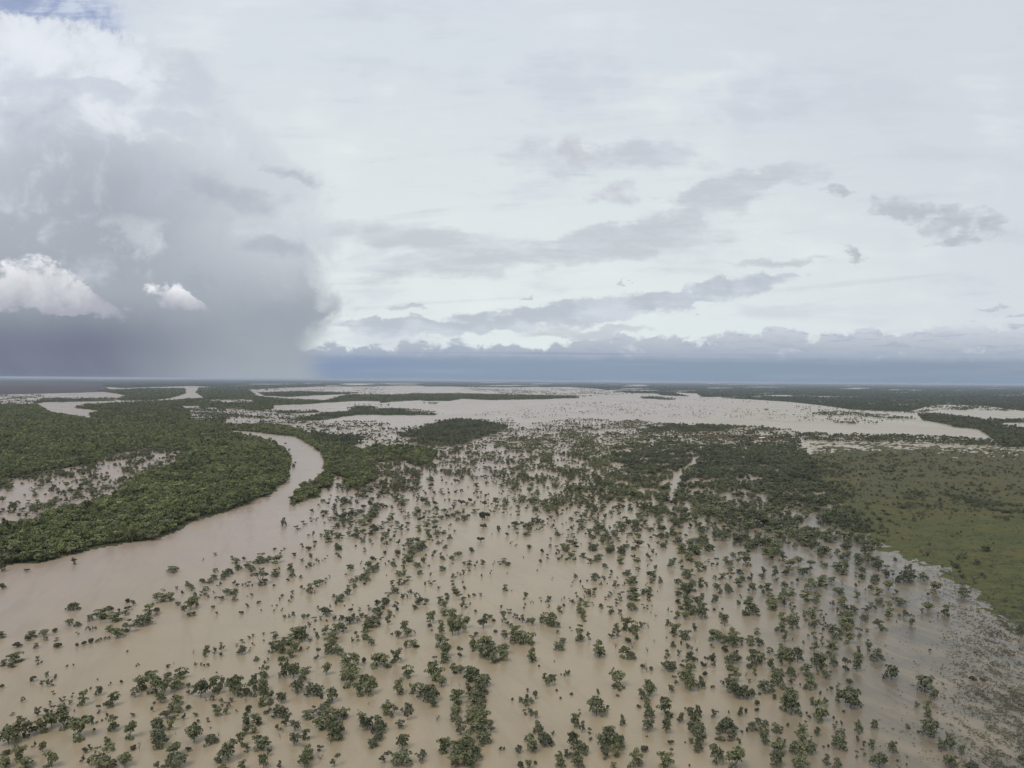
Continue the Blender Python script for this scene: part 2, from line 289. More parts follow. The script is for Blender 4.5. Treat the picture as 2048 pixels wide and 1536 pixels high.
# ------------------------------------------------------------------ what stands where on the plain (bearings as on the survey photo, projected to the ground)
# (outline, share of ground under trees, kinds, land?)   later entries overrule earlier ones
A4 = (0, 750, 5.12); A5 = (380, 750, 5.12); A6 = (760, 750, 5.12); A7 = (1140, 750, 4.452); A8 = (1588, 750, 4.452)
B1 = (560, 860, 5.12); B2 = (940, 860, 5.12); B3 = (1320, 860, 5.12)
REG = [
 # scattered trees standing in open flood
 (pts("560 880 1300 880 2100 900 2100 1300 1500 1540 -100 1540 -100 1200 300 1110 560 1000"), .020, 'sdb', 0),
 (pts("800 900 1330 960 1700 1060 1760 1120 1800 1300 1850 1560 1300 1560 1250 1250 1050 1060 820 1010"), .05, 'sgb', 0),
 (pts("1130 860 1250 990 1400 1100 1330 1130 1200 1100 1080 1050 1010 1010 960 940 900 900"), .17, 'sg', 0),
 (pts("940 955 1120 960 1330 985 1480 1040 1700 1100 1640 1130 1340 1110 1150 1090 1060 1060 960 1010"), .14, 'sgs', 0),
 (pts("640 955 860 955 900 1000 800 1060 720 1100 640 1040"), .10, 'sgd', 0),
 (pts("850 895 1000 900 1010 945 940 960 860 950 830 930"), .26, 'sg', 0),
 (pts("1000 925 1180 940 1260 980 1250 1020 1120 1040 1040 1000 1000 960"), .34, 'sg', 0),
 (pts("1180 960 1380 1000 1560 1050 1730 1090 1780 1180 1650 1160 1500 1130 1340 1080 1220 1040"), .17, 'gd', 0),
 (pts("0 560 450 520 520 500 600 460 1320 460 1500 540 1330 600 1000 740 880 760 200 760 0 700", *A6), .27, 'ds', 0),
 (pts("1300 540 1700 480 2048 440 2048 620 1300 700 1100 700", *A6), .30, 's', 0),
 (pts("0 400 520 400 900 440 1700 460 2048 560 2048 668 0 668", *A7), .34, 'sgd', 0),
 (pts("700 540 2048 580 2048 700 600 700", *A7), .40, 'd', 0),
 (pts("300 470 2048 480 2048 640 1900 760 1650 700 1500 640 1100 560 640 500", *A5), .17, 'd', 0),
 (pts("0 320 700 330 1000 380 1400 380 1400 440 900 500 500 450 0 500", *A5), .25, 'd', 0),
 (pts("0 440 300 440 340 520 0 540", *A5), .45, 'd', 0),
 (pts("1600 300 2048 300 2048 420 1600 420", *A5), .10, 'd', 0),
 (pts("0 350 150 345 450 360 650 400 0 420", *A6), .30, 'd', 0),
 (pts("1300 140 2100 140 2100 232 1300 200 850 150 850 120", *A6), .28, 'd', 0),
 (pts("0 110 560 60 560 170 230 190 0 200", *A7), .34, 'd', 0),
 (pts("850 150 1900 230 1900 260 800 230", *A7), .05, 's', 0),
 (pts("0 205 450 205 450 290 0 290", *A4), .33, 'd', 0),
 (pts("600 120 2048 120 2048 200 600 190", *A5), .20, 'd', 0),
 # woods
 (pts("-300 806 75 810 100 826 180 838 215 843 330 851 420 860 470 868 535 884 562 897 580 918 580 940 572 965 545 985 500 1005 455 1020 400 1038 365 1055 330 1070 280 1084 250 1086 190 1096 130 1112 80 1126 30 1128 0 1132 -300 1165"), 1.0, 'fffg', 1),
 (pts("-300 970 -50 968 30 955 100 940 180 930 215 908 290 896 385 902 340 938 268 962 240 990 160 1020 60 1050 0 1064 -300 1060"), .34, 'gsd', 0),
 (pts("-300 985 0 982 60 964 190 945 225 925 300 912 330 916 300 935 235 955 215 985 150 1008 0 1036 -300 1040"), .15, 'gsd', 0),
 (pts("770 340 860 310 1150 290 1480 272 2048 246 2300 246 2300 540 2048 520 1700 512 1300 490 1050 466 900 410 1040 370 860 350", *A4), 1.0, 'fd', 1),
 (pts("1850 318 2048 318 2048 350 1900 352", *A4), .3, 'd', 0),
 (pts("980 163 1150 150 1480 135 1900 133 1900 190 1750 240 1550 262 1230 262 1180 250 1300 215 1180 190", *A4), 1.0, 'fd', 1),
 (pts("430 228 700 238 1180 236 1180 266 900 274 430 282 330 300", *A4), .75, 'd', 1),
 (pts("60 180 90 130 620 108 1350 96 1420 118 1000 128 600 150 700 220 1000 250 1400 262 1600 200 2048 200 2048 272 1700 268 1400 284 1200 300 860 312 850 350 700 365 400 345 280 320 0 312 -60 300 -60 248 150 244", *A5), 1.0, 'fd', 1),
 (pts("100 262 320 248 640 252 640 290 400 290", *A5), .45, 'd', 0),
 (pts("700 178 1100 168 1800 182 1400 205 1000 225 760 215", *A5), .92, 'd', 1),
 (pts("0 345 280 332 400 400 700 418 870 450 600 455 400 440 280 482 0 476", *A5), .62, 'd', 0),
 (pts("870 372 1300 366 1330 388 900 396", *A5), .9, 'd', 1),
 (pts("1050 462 1200 424 1400 384 1600 368 1700 320 1850 318 2048 380 2048 412 1750 406 1600 424 1400 462 1150 476", *A5), .85, 'd', 1),
 (pts("640 500 700 482 860 492 850 520 680 522", *A5), .8, 'd', 1),
 (pts("-60 480 280 508 620 520 830 518 1100 556 1250 620 1500 690 1700 790 1400 800 1120 676 850 608 600 578 250 558 -100 548", *A5), 1.0, 'fg', 1),
 (pts("1100 600 1300 608 1500 640 1740 645 1770 690 1640 735 1480 705 1230 664", *A5), .95, 'd', 1),
 (pts("0 0 200 20 330 90 560 170 780 222 1100 186 1330 184 1600 232 1560 325 1400 380 1250 300 1000 340 870 350 860 420 1000 465 960 528 870 560 720 620 650 545 760 530 620 480 540 480 500 600 430 590 400 620 380 680 240 722 80 790 100 732 250 612 370 502 436 424 456 330 426 236 326 175 100 88 0 66", *B1), 1.0, 'fg', 1),
 (pts("870 345 1250 300 1400 380 1450 560 1420 640 1100 620 1000 540 1000 470 860 420", *B1), .50, 'gs', 0),
 (pts("0 210 350 190 800 190 1300 200 2000 215 2048 235 1600 250 1150 258 850 246 700 266 480 268 400 258 0 286", *A6), 1.0, 'fd', 1),
 (pts("0 350 150 342 300 378 600 404 560 412 0 412", *A6), .75, 'd', 1),
 (pts("440 285 600 282 600 300 440 300", *A6), .6, 'd', 0),
 (pts("160 610 280 598 400 560 520 520 650 482 800 455 950 465 1180 500 1320 530 1200 600 1060 640 950 670 850 722 600 732 420 727 330 702 450 650 250 640", *A6), .96, 'd', 0),
 (pts("1150 768 1200 700 1400 652 1700 622 2048 602 2048 640 1750 708 1500 700 1280 768", *A6), .72, 'g', 0),
 (pts("300 130 600 70 1100 62 1300 100 1600 120 2048 185 2048 425 1700 450 1300 430 1200 330 850 250 850 350 760 340 720 270 620 335 500 240 330 200", *B2), .33, 'gsg', 0),
 (pts("570 485 880 440 1300 448 1620 468 1500 500 1200 508 1000 516 900 494 700 520", *A7), .85, 'd', 1),
 (pts("1350 468 1620 466 2048 498 2048 560 1960 568 1400 505", *A7), .45, 'd', 0),
 (pts("900 420 1700 300 2048 300 2048 420 1200 460", *A6), .05, 's', 0),
 (pts("600 230 2048 330 2048 400 0 360 0 250", *A7), .06, 's', 0),
 (pts("0 270 900 300 1100 400 700 440 0 420", *A8), .07, 'd', 0),
 (pts("620 195 760 190 940 212 940 220 640 212", *A7), .8, 'd', 1),
 (pts("1725 300 1760 305 1755 325", *A7), .7, 'd', 0),
 (pts("1100 352 1250 345 1500 375 1700 400 2300 400 2300 640 1850 640 1750 560 1650 490 1450 465 1300 430 1150 402", *A8), .93, 'd', 1),
 (pts("1750 432 1900 424 2300 430 2300 500 2048 486", *A8), .02, 'd', 0),
 (pts("90 346 400 320 560 340 700 350 1100 385 1080 405 800 390 500 360 250 366", *A8), .52, 'd', 0),
 (pts("350 414 550 428 550 437 360 428", *A8), .9, 'd', 0),
 (pts("0 520 900 538 1450 558 1750 588 1830 640 1500 628 1200 616 500 600 0 588", *A8), .55, 'd', 0),
 (pts("560 270 800 280 1100 330 1200 270 1800 250 2300 290 2300 330 1300 312 1100 345 700 330", *A8), .4, 'd', 0),
 (pts("1230 893 1330 886 1400 893 1480 888 1560 890 1610 900 1635 940 1650 985 1700 1015 1740 1065 1700 1080 1630 1040 1540 1008 1470 990 1430 980 1390 985 1350 995 1290 950 1225 925"), .77, 'dddd', 0),
 (pts("1290 945 1390 968 1470 975 1540 992 1630 1025 1700 1062 1740 1075 1770 1110 1700 1100 1600 1090 1500 1060 1430 1045 1330 1030 1250 1010 1180 980 1200 940"), .33, 'dg', 0),
 # the drowned straight track through the wood
 (pts("1406 915 1385 935 1362 952 1356 985 1352 1030 1338 1030 1338 985 1344 950 1372 932 1396 912"), .0, 'd', 0),
]
BANK = pts("0 0 200 20 330 90 560 170 780 222 1100 186 1330 184 1600 232 1560 325 1450 560 1420 640 1100 620 960 528 870 560 720 620 650 545 540 480 500 600 430 590 400 620 380 680 240 722 80 790 100 732 250 612 370 502 436 424 456 330", *B1)
BEND = next(r[0] for r in REG if r[2] == 'fffg')
GRASS = pts("1640 893 1720 890 2048 899 2700 908 2700 1420 2150 1300 2048 1262 1985 1215 1925 1168 1865 1132 1800 1104 1750 1088 1715 1062 1690 1030 1650 1000 1622 970 1600 935")
SCRUB = [  # bushes on the dry grass
 (GRASS, .07, 'hhdh'),
 (pts("1640 890 2048 900 2048 1010 1700 1010"), .13, 'dh'),
 (pts("1640 900 1800 900 1860 960 1900 1030 1820 1060 1750 1090 1640 1010"), .17, 'dh'),
 (pts("1590 890 1650 890 1680 930 1720 1000 1760 1060 1750 1100 1690 1085 1640 1010"), .45, 'dh'),
 (pts("1790 975 1960 1000 1960 1025 1800 1020"), .30, 'd'),
 (pts("1915 1002 2048 1005 2700 1010 2700 1040 2048 1034 1980 1025"), .62, 'd'),
 (pts("1850 1035 2048 1045 2700 1060 2700 1300 2048 1200 1900 1100 1800 1060"), .022, 'hd'),
]
RIVER = pts("435 861 520 867 588 873 625 893 650 922 650 948 630 968 595 982 575 1005 560 1060 420 1112 250 1155 60 1185 0 1165 0 1142 200 1108 280 1096 365 1066 455 1030 545 993 580 955 594 920 578 893 540 877 470 863")
CLAY = pts("1090 535 1300 526 1600 536 1950 556 1900 578 1600 584 1400 572 1200 558", *A7)
FAR = pts("-700 740 2800 740 2800 840 2048 822 1970 812 1880 809 1857 812 1822 823 1760 822 1700 819 1650 812 1580 804 1500 799 1400 794 1330 791 1260 786 1180 776 1140 774 1000 775 900 773 780 773 660 773 560 770 430 774 380 772 250 776 150 771 -700 771")
RED = pts("-700 764 0 764 200 768 230 783 150 786 0 789 -700 792")

# ------------------------------------------------------------------ ground: one sheet that dips under the flood
def height_and_cover(px, py, X, Y):
    """ground height and land cover (0 mud, 1 wood floor, 2 grass, 3 red clay, 4 far woodland)"""
    lod = 1518.0/Y                                     # photo pixels per metre
    j = (fbm(X/50, Y/50, 4)-0.5)*30*lod + (fbm(px/14, py/2.2, 3)-0.5)*5
    jy = (fbm(X/70+90, Y/70, 4)-0.5)*5*np.clip(lod, 0, 1.5) + (fbm(px/25+40, py/3.0, 3)-0.5)*2.0
    qx, qy = px+j, py+jy
    h = np.full(px.shape, -1.2); c = np.zeros(px.shape, int)
    for poly, cov, kinds, land in REG:
        m = inside(qx, qy, poly)
        if land: h[m] = 0.5; c[m] = 1
        else: h[m] = -1.2; c[m] = 0
    m = inside(px, py, RIVER); h[m] = -1.2; c[m] = 0
    m = inside(qx, qy, CLAY); h[m] = 0.6; c[m] = 3
    m = inside(qx*0.3+px*0.7, py+jy*0.3, FAR)
    st = fbm(px/90.0, py/1.6+3, 4)
    wet = (py > 764) & (px > 450) & (st > 0.60 + np.clip((px-1050)/4000, 0, 0.14))
    hole = inside(px+j*0.3, py, pts("600 140 700 128 1150 125 1400 126 1400 136 700 150", *A5)) 
    m = m & ~wet & ~hole
    h[m] = 0.8; c[m] = 4
    for q in ("930 155 1130 165 1170 195 1080 195 1000 175", "600 168 800 176 800 186 660 184"):
        m = inside(px+j*0.3, py+jy*0.5, pts(q, *A7)); h[m] = -1.2; c[m] = 0
    m = inside(px, py+jy*0.3, RED); h[m] = 0.8; c[m] = 3
    # the dry grassland shelves slowly into the flood
    d = dist(px, py, GRASS, 1.6); ins = inside(px, py, GRASS); sd = np.where(ins, d, -d)
    g = sd/60.0*0.5 + (fbm(X/9, Y/9, 5)-0.5)*0.85 + (fbm(X/60, Y/60, 3)-0.5)*0.5
    near = (py > 880) & (px > 1550)
    m = near & (g > -0.35) & (sd > -150); h[m] = np.maximum(h[m], np.clip(g[m], -0.6, 0.9)); c[m] = 2
    return h, c

NR, NC = 620, 1150
gy = 300*np.exp(np.linspace(0, math.log(150000/300.), NR)); gu = np.linspace(-1.0, 1.0, NC)
GU, GY = np.meshgrid(gu, gy); GX = GU*GY
gpx, gpy = to_photo(GX, GY)
gh, gc = height_and_cover(gpx, gpy, GX, GY)
gh = gh + (fbm(GX/23, GY/23, 3)-0.5)*0.3*(gc != 2)

def mesh_obj(name, co, faces, mats=(), parent=None, smooth=False, link=True, fm=None):
    me = bpy.data.meshes.new(name)
    co = np.asarray(co, np.float32); me.vertices.add(len(co)); me.vertices.foreach_set('co', co.ravel())
    n = faces.shape[1]; me.loops.add(faces.size); me.loops.foreach_set('vertex_index', faces.ravel().astype(np.int32))
    me.polygons.add(len(faces)); me.polygons.foreach_set('loop_start', np.arange(0, faces.size, n, dtype=np.int32))
    me.polygons.foreach_set('loop_total', np.full(len(faces), n, np.int32))
    for m in mats: me.materials.append(m)
    if fm is not None: me.polygons.foreach_set('material_index', np.asarray(fm, np.int32))
    if smooth: me.polygons.foreach_set('use_smooth', np.ones(len(faces), bool))
    me.update(calc_edges=True)
    o = bpy.data.objects.new(name, me)
    if link: COL.objects.link(o)
    if parent: o.parent = parent
    return o

def new_mat(name):
    m = bpy.data.materials.new(name); m.use_nodes = True; S.nt = m.node_tree
    return m, m.node_tree, m.node_tree.nodes['Principled BSDF']
def wpos(nt):
    g = nt.nodes.new('ShaderNodeNewGeometry'); return g.outputs['Position']

# cover tints
TINT = np.array([(0.17, 0.125, 0.08), (0.066, 0.072, 0.035), (0.090, 0.095, 0.036), (0.17, 0.105, 0.07), (0.050, 0.066, 0.040)])
ii = np.arange(NR*NC).reshape(NR, NC)
gf = np.stack([ii[:-1, :-1], ii[:-1, 1:], ii[1:, 1:], ii[1:, :-1]], -1).reshape(-1, 4)
keep = (gh.ravel()[gf] > -1.0).any(1)
gf = gf[keep]
used = np.unique(gf); remap = np.full(NR*NC, -1); remap[used] = np.arange(len(used)); gf = remap[gf]
gco = np.stack([GX, GY, gh], -1).reshape(-1, 3)[used]

m, nt, bs = new_mat('earth and grass')
at = nt.nodes.new('ShaderNodeAttribute'); at.attribute_name = 'cover'
p = wpos(nt)
n1 = noise(p, 0.012, 6, 0.6); n2 = noise(p, 0.11, 5, 0.65); n3 = noise(p, 0.8, 3, 0.6)
c = mixc(sstep(n1, 0.42, 0.62)*0.45, at.outputs['Color'], mixc(1.0, at.outputs['Color'], (1.45, 1.12, 1.0, 1), 'MULTIPLY'))
c = mixc(sstep(noise(p, 0.035, 4, 0.6), 0.46, 0.64)*0.40, c, mixc(1.0, c, (0.62, 0.72, 0.7, 1), 'MULTIPLY'))
c = mixc(sstep(n2, 0.45, 0.68)*0.65, c, mixc(1.0, c, (0.50, 0.62, 0.62, 1), 'MULTIPLY'))
c = mixc(sstep(n3, 0.45, 0.7)*0.45, c, mixc(1.0, c, (1.5, 1.45, 1.3, 1), 'MULTIPLY'))
nt.links.new(c, bs.inputs['Base Color']); bs.inputs['Roughness'].default_value = 0.95; bs.inputs['Specular IOR Level'].default_value = 0.15
bu = nt.nodes.new('ShaderNodeBump'); bu.inputs['Strength'].default_value = 0.6; bu.inputs['Distance'].default_value = 0.5
nt.links.new((n2+n3).k, bu.inputs['Height']); nt.links.new(bu.outputs[0], bs.inputs['Normal'])
M_EARTH = m
ground = mesh_obj('terrain', gco, gf, [m], smooth=True)
ground['kind'] = 'structure'
ca = ground.data.color_attributes.new('cover', 'FLOAT_COLOR', 'POINT')
cc = np.ones((len(used), 4), np.float32); cc[:, :3] = TINT[gc.ravel()[used]]
gpx1, gpy1 = gpx.ravel()[used], gpy.ravel()[used]
gcl = gc.ravel()[used]
# the plain beyond the rain is redder, the middle of the paddock browner
k = (gcl == 2)
t = np.clip((1070-gpy1)/120, 0, 1)[k][:, None]
cc[k, :3] = cc[k, :3]*(1-t) + np.array([0.094, 0.091, 0.046])*t
k = (gcl == 3) & (gpx1 < 500); cc[k, :3] = (0.088, 0.076, 0.080)
ca.data.foreach_set('color', cc.ravel())

# ------------------------------------------------------------------ the flood
m, nt, bs = new_mat('muddy flood water')
p = wpos(nt); sx = nt.nodes.new('ShaderNodeSeparateXYZ'); nt.links.new(p, sx.inputs[0])
X_, Y_ = S(sx.outputs[0]), S(sx.outputs[1])
st1 = noise(vec(X_*0.004, Y_*0.0016), 1.0, 6, 0.6, 0.8)
st2 = noise(vec(X_*0.03 + Y_*0.012, Y_*0.02 - X_*0.006), 1.0, 6, 0.62, 0.6)
# the river itself runs redder than the backwater: a plume edge running up along its east bank
plume = sstep(X_*0.934 - Y_*0.362 + (st1-0.5)*150.0 + (st2-0.5)*40.0 + 500.0, -130.0, 130.0)
col = mixc(plume, lin(158, 141, 125), lin(156, 141, 114))
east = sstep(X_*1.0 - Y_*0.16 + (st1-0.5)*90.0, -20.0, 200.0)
col = mixc(east*0.85*(1.0-sstep(Y_, 800, 1900)), col, lin(80, 77, 68))  # darker grey near water in the east, partly cockpit-window vignette painted into its colour
st3 = noise(vec(X_*0.05+Y_*0.018, Y_*0.006 - X_*0.002), 1.0, 6, 0.6, 1.2)
col = mixc(sstep(st3, 0.48, 0.66)*0.42, col, lin(142, 126, 101))
col = mixc(sstep(st2, 0.35, 0.7)*0.30, col, lin(178, 157, 128))
col = mixc(sstep(st1, 0.5, 0.7)*0.15, col, lin(143, 124, 98))
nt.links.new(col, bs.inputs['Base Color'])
nt.links.new((st1*0.26 + st2*0.10 + 0.12).k, bs.inputs['Roughness']); bs.inputs['IOR'].default_value = 1.333
r1 = noise(vec(X_*0.45 + Y_*0.1, Y_*0.28), 1.0, 4, 0.6, 0.3); r2 = noise(vec(X_*0.05, Y_*0.03), 1.0, 4, 0.6, 0.5)
bu = nt.nodes.new('ShaderNodeBump'); bu.inputs['Strength'].default_value = 0.8; bu.inputs['Distance'].default_value = 0.30
nt.links.new((r1*0.6+r2*1.6).k, bu.inputs['Height']); nt.links.new(bu.outputs[0], bs.inputs['Normal'])
ys = np.concatenate([[-4000, 0], 300*np.exp(np.linspace(0, math.log(200000/300.), 60))]); us = np.linspace(-1.6, 1.6, 41)
wx = np.stack([us*max(y, 2500) for y in ys]); wy = np.repeat(ys[:, None], 41, 1)
kk = np.arange(wx.size).reshape(wx.shape)
wf_ = np.stack([kk[:-1, :-1], kk[:-1, 1:], kk[1:, 1:], kk[1:, :-1]], -1).reshape(-1, 4)
water = mesh_obj('flood_water', np.stack([wx, wy, wx*0], -1).reshape(-1, 3), wf_, [m]); water['kind'] = 'structure'
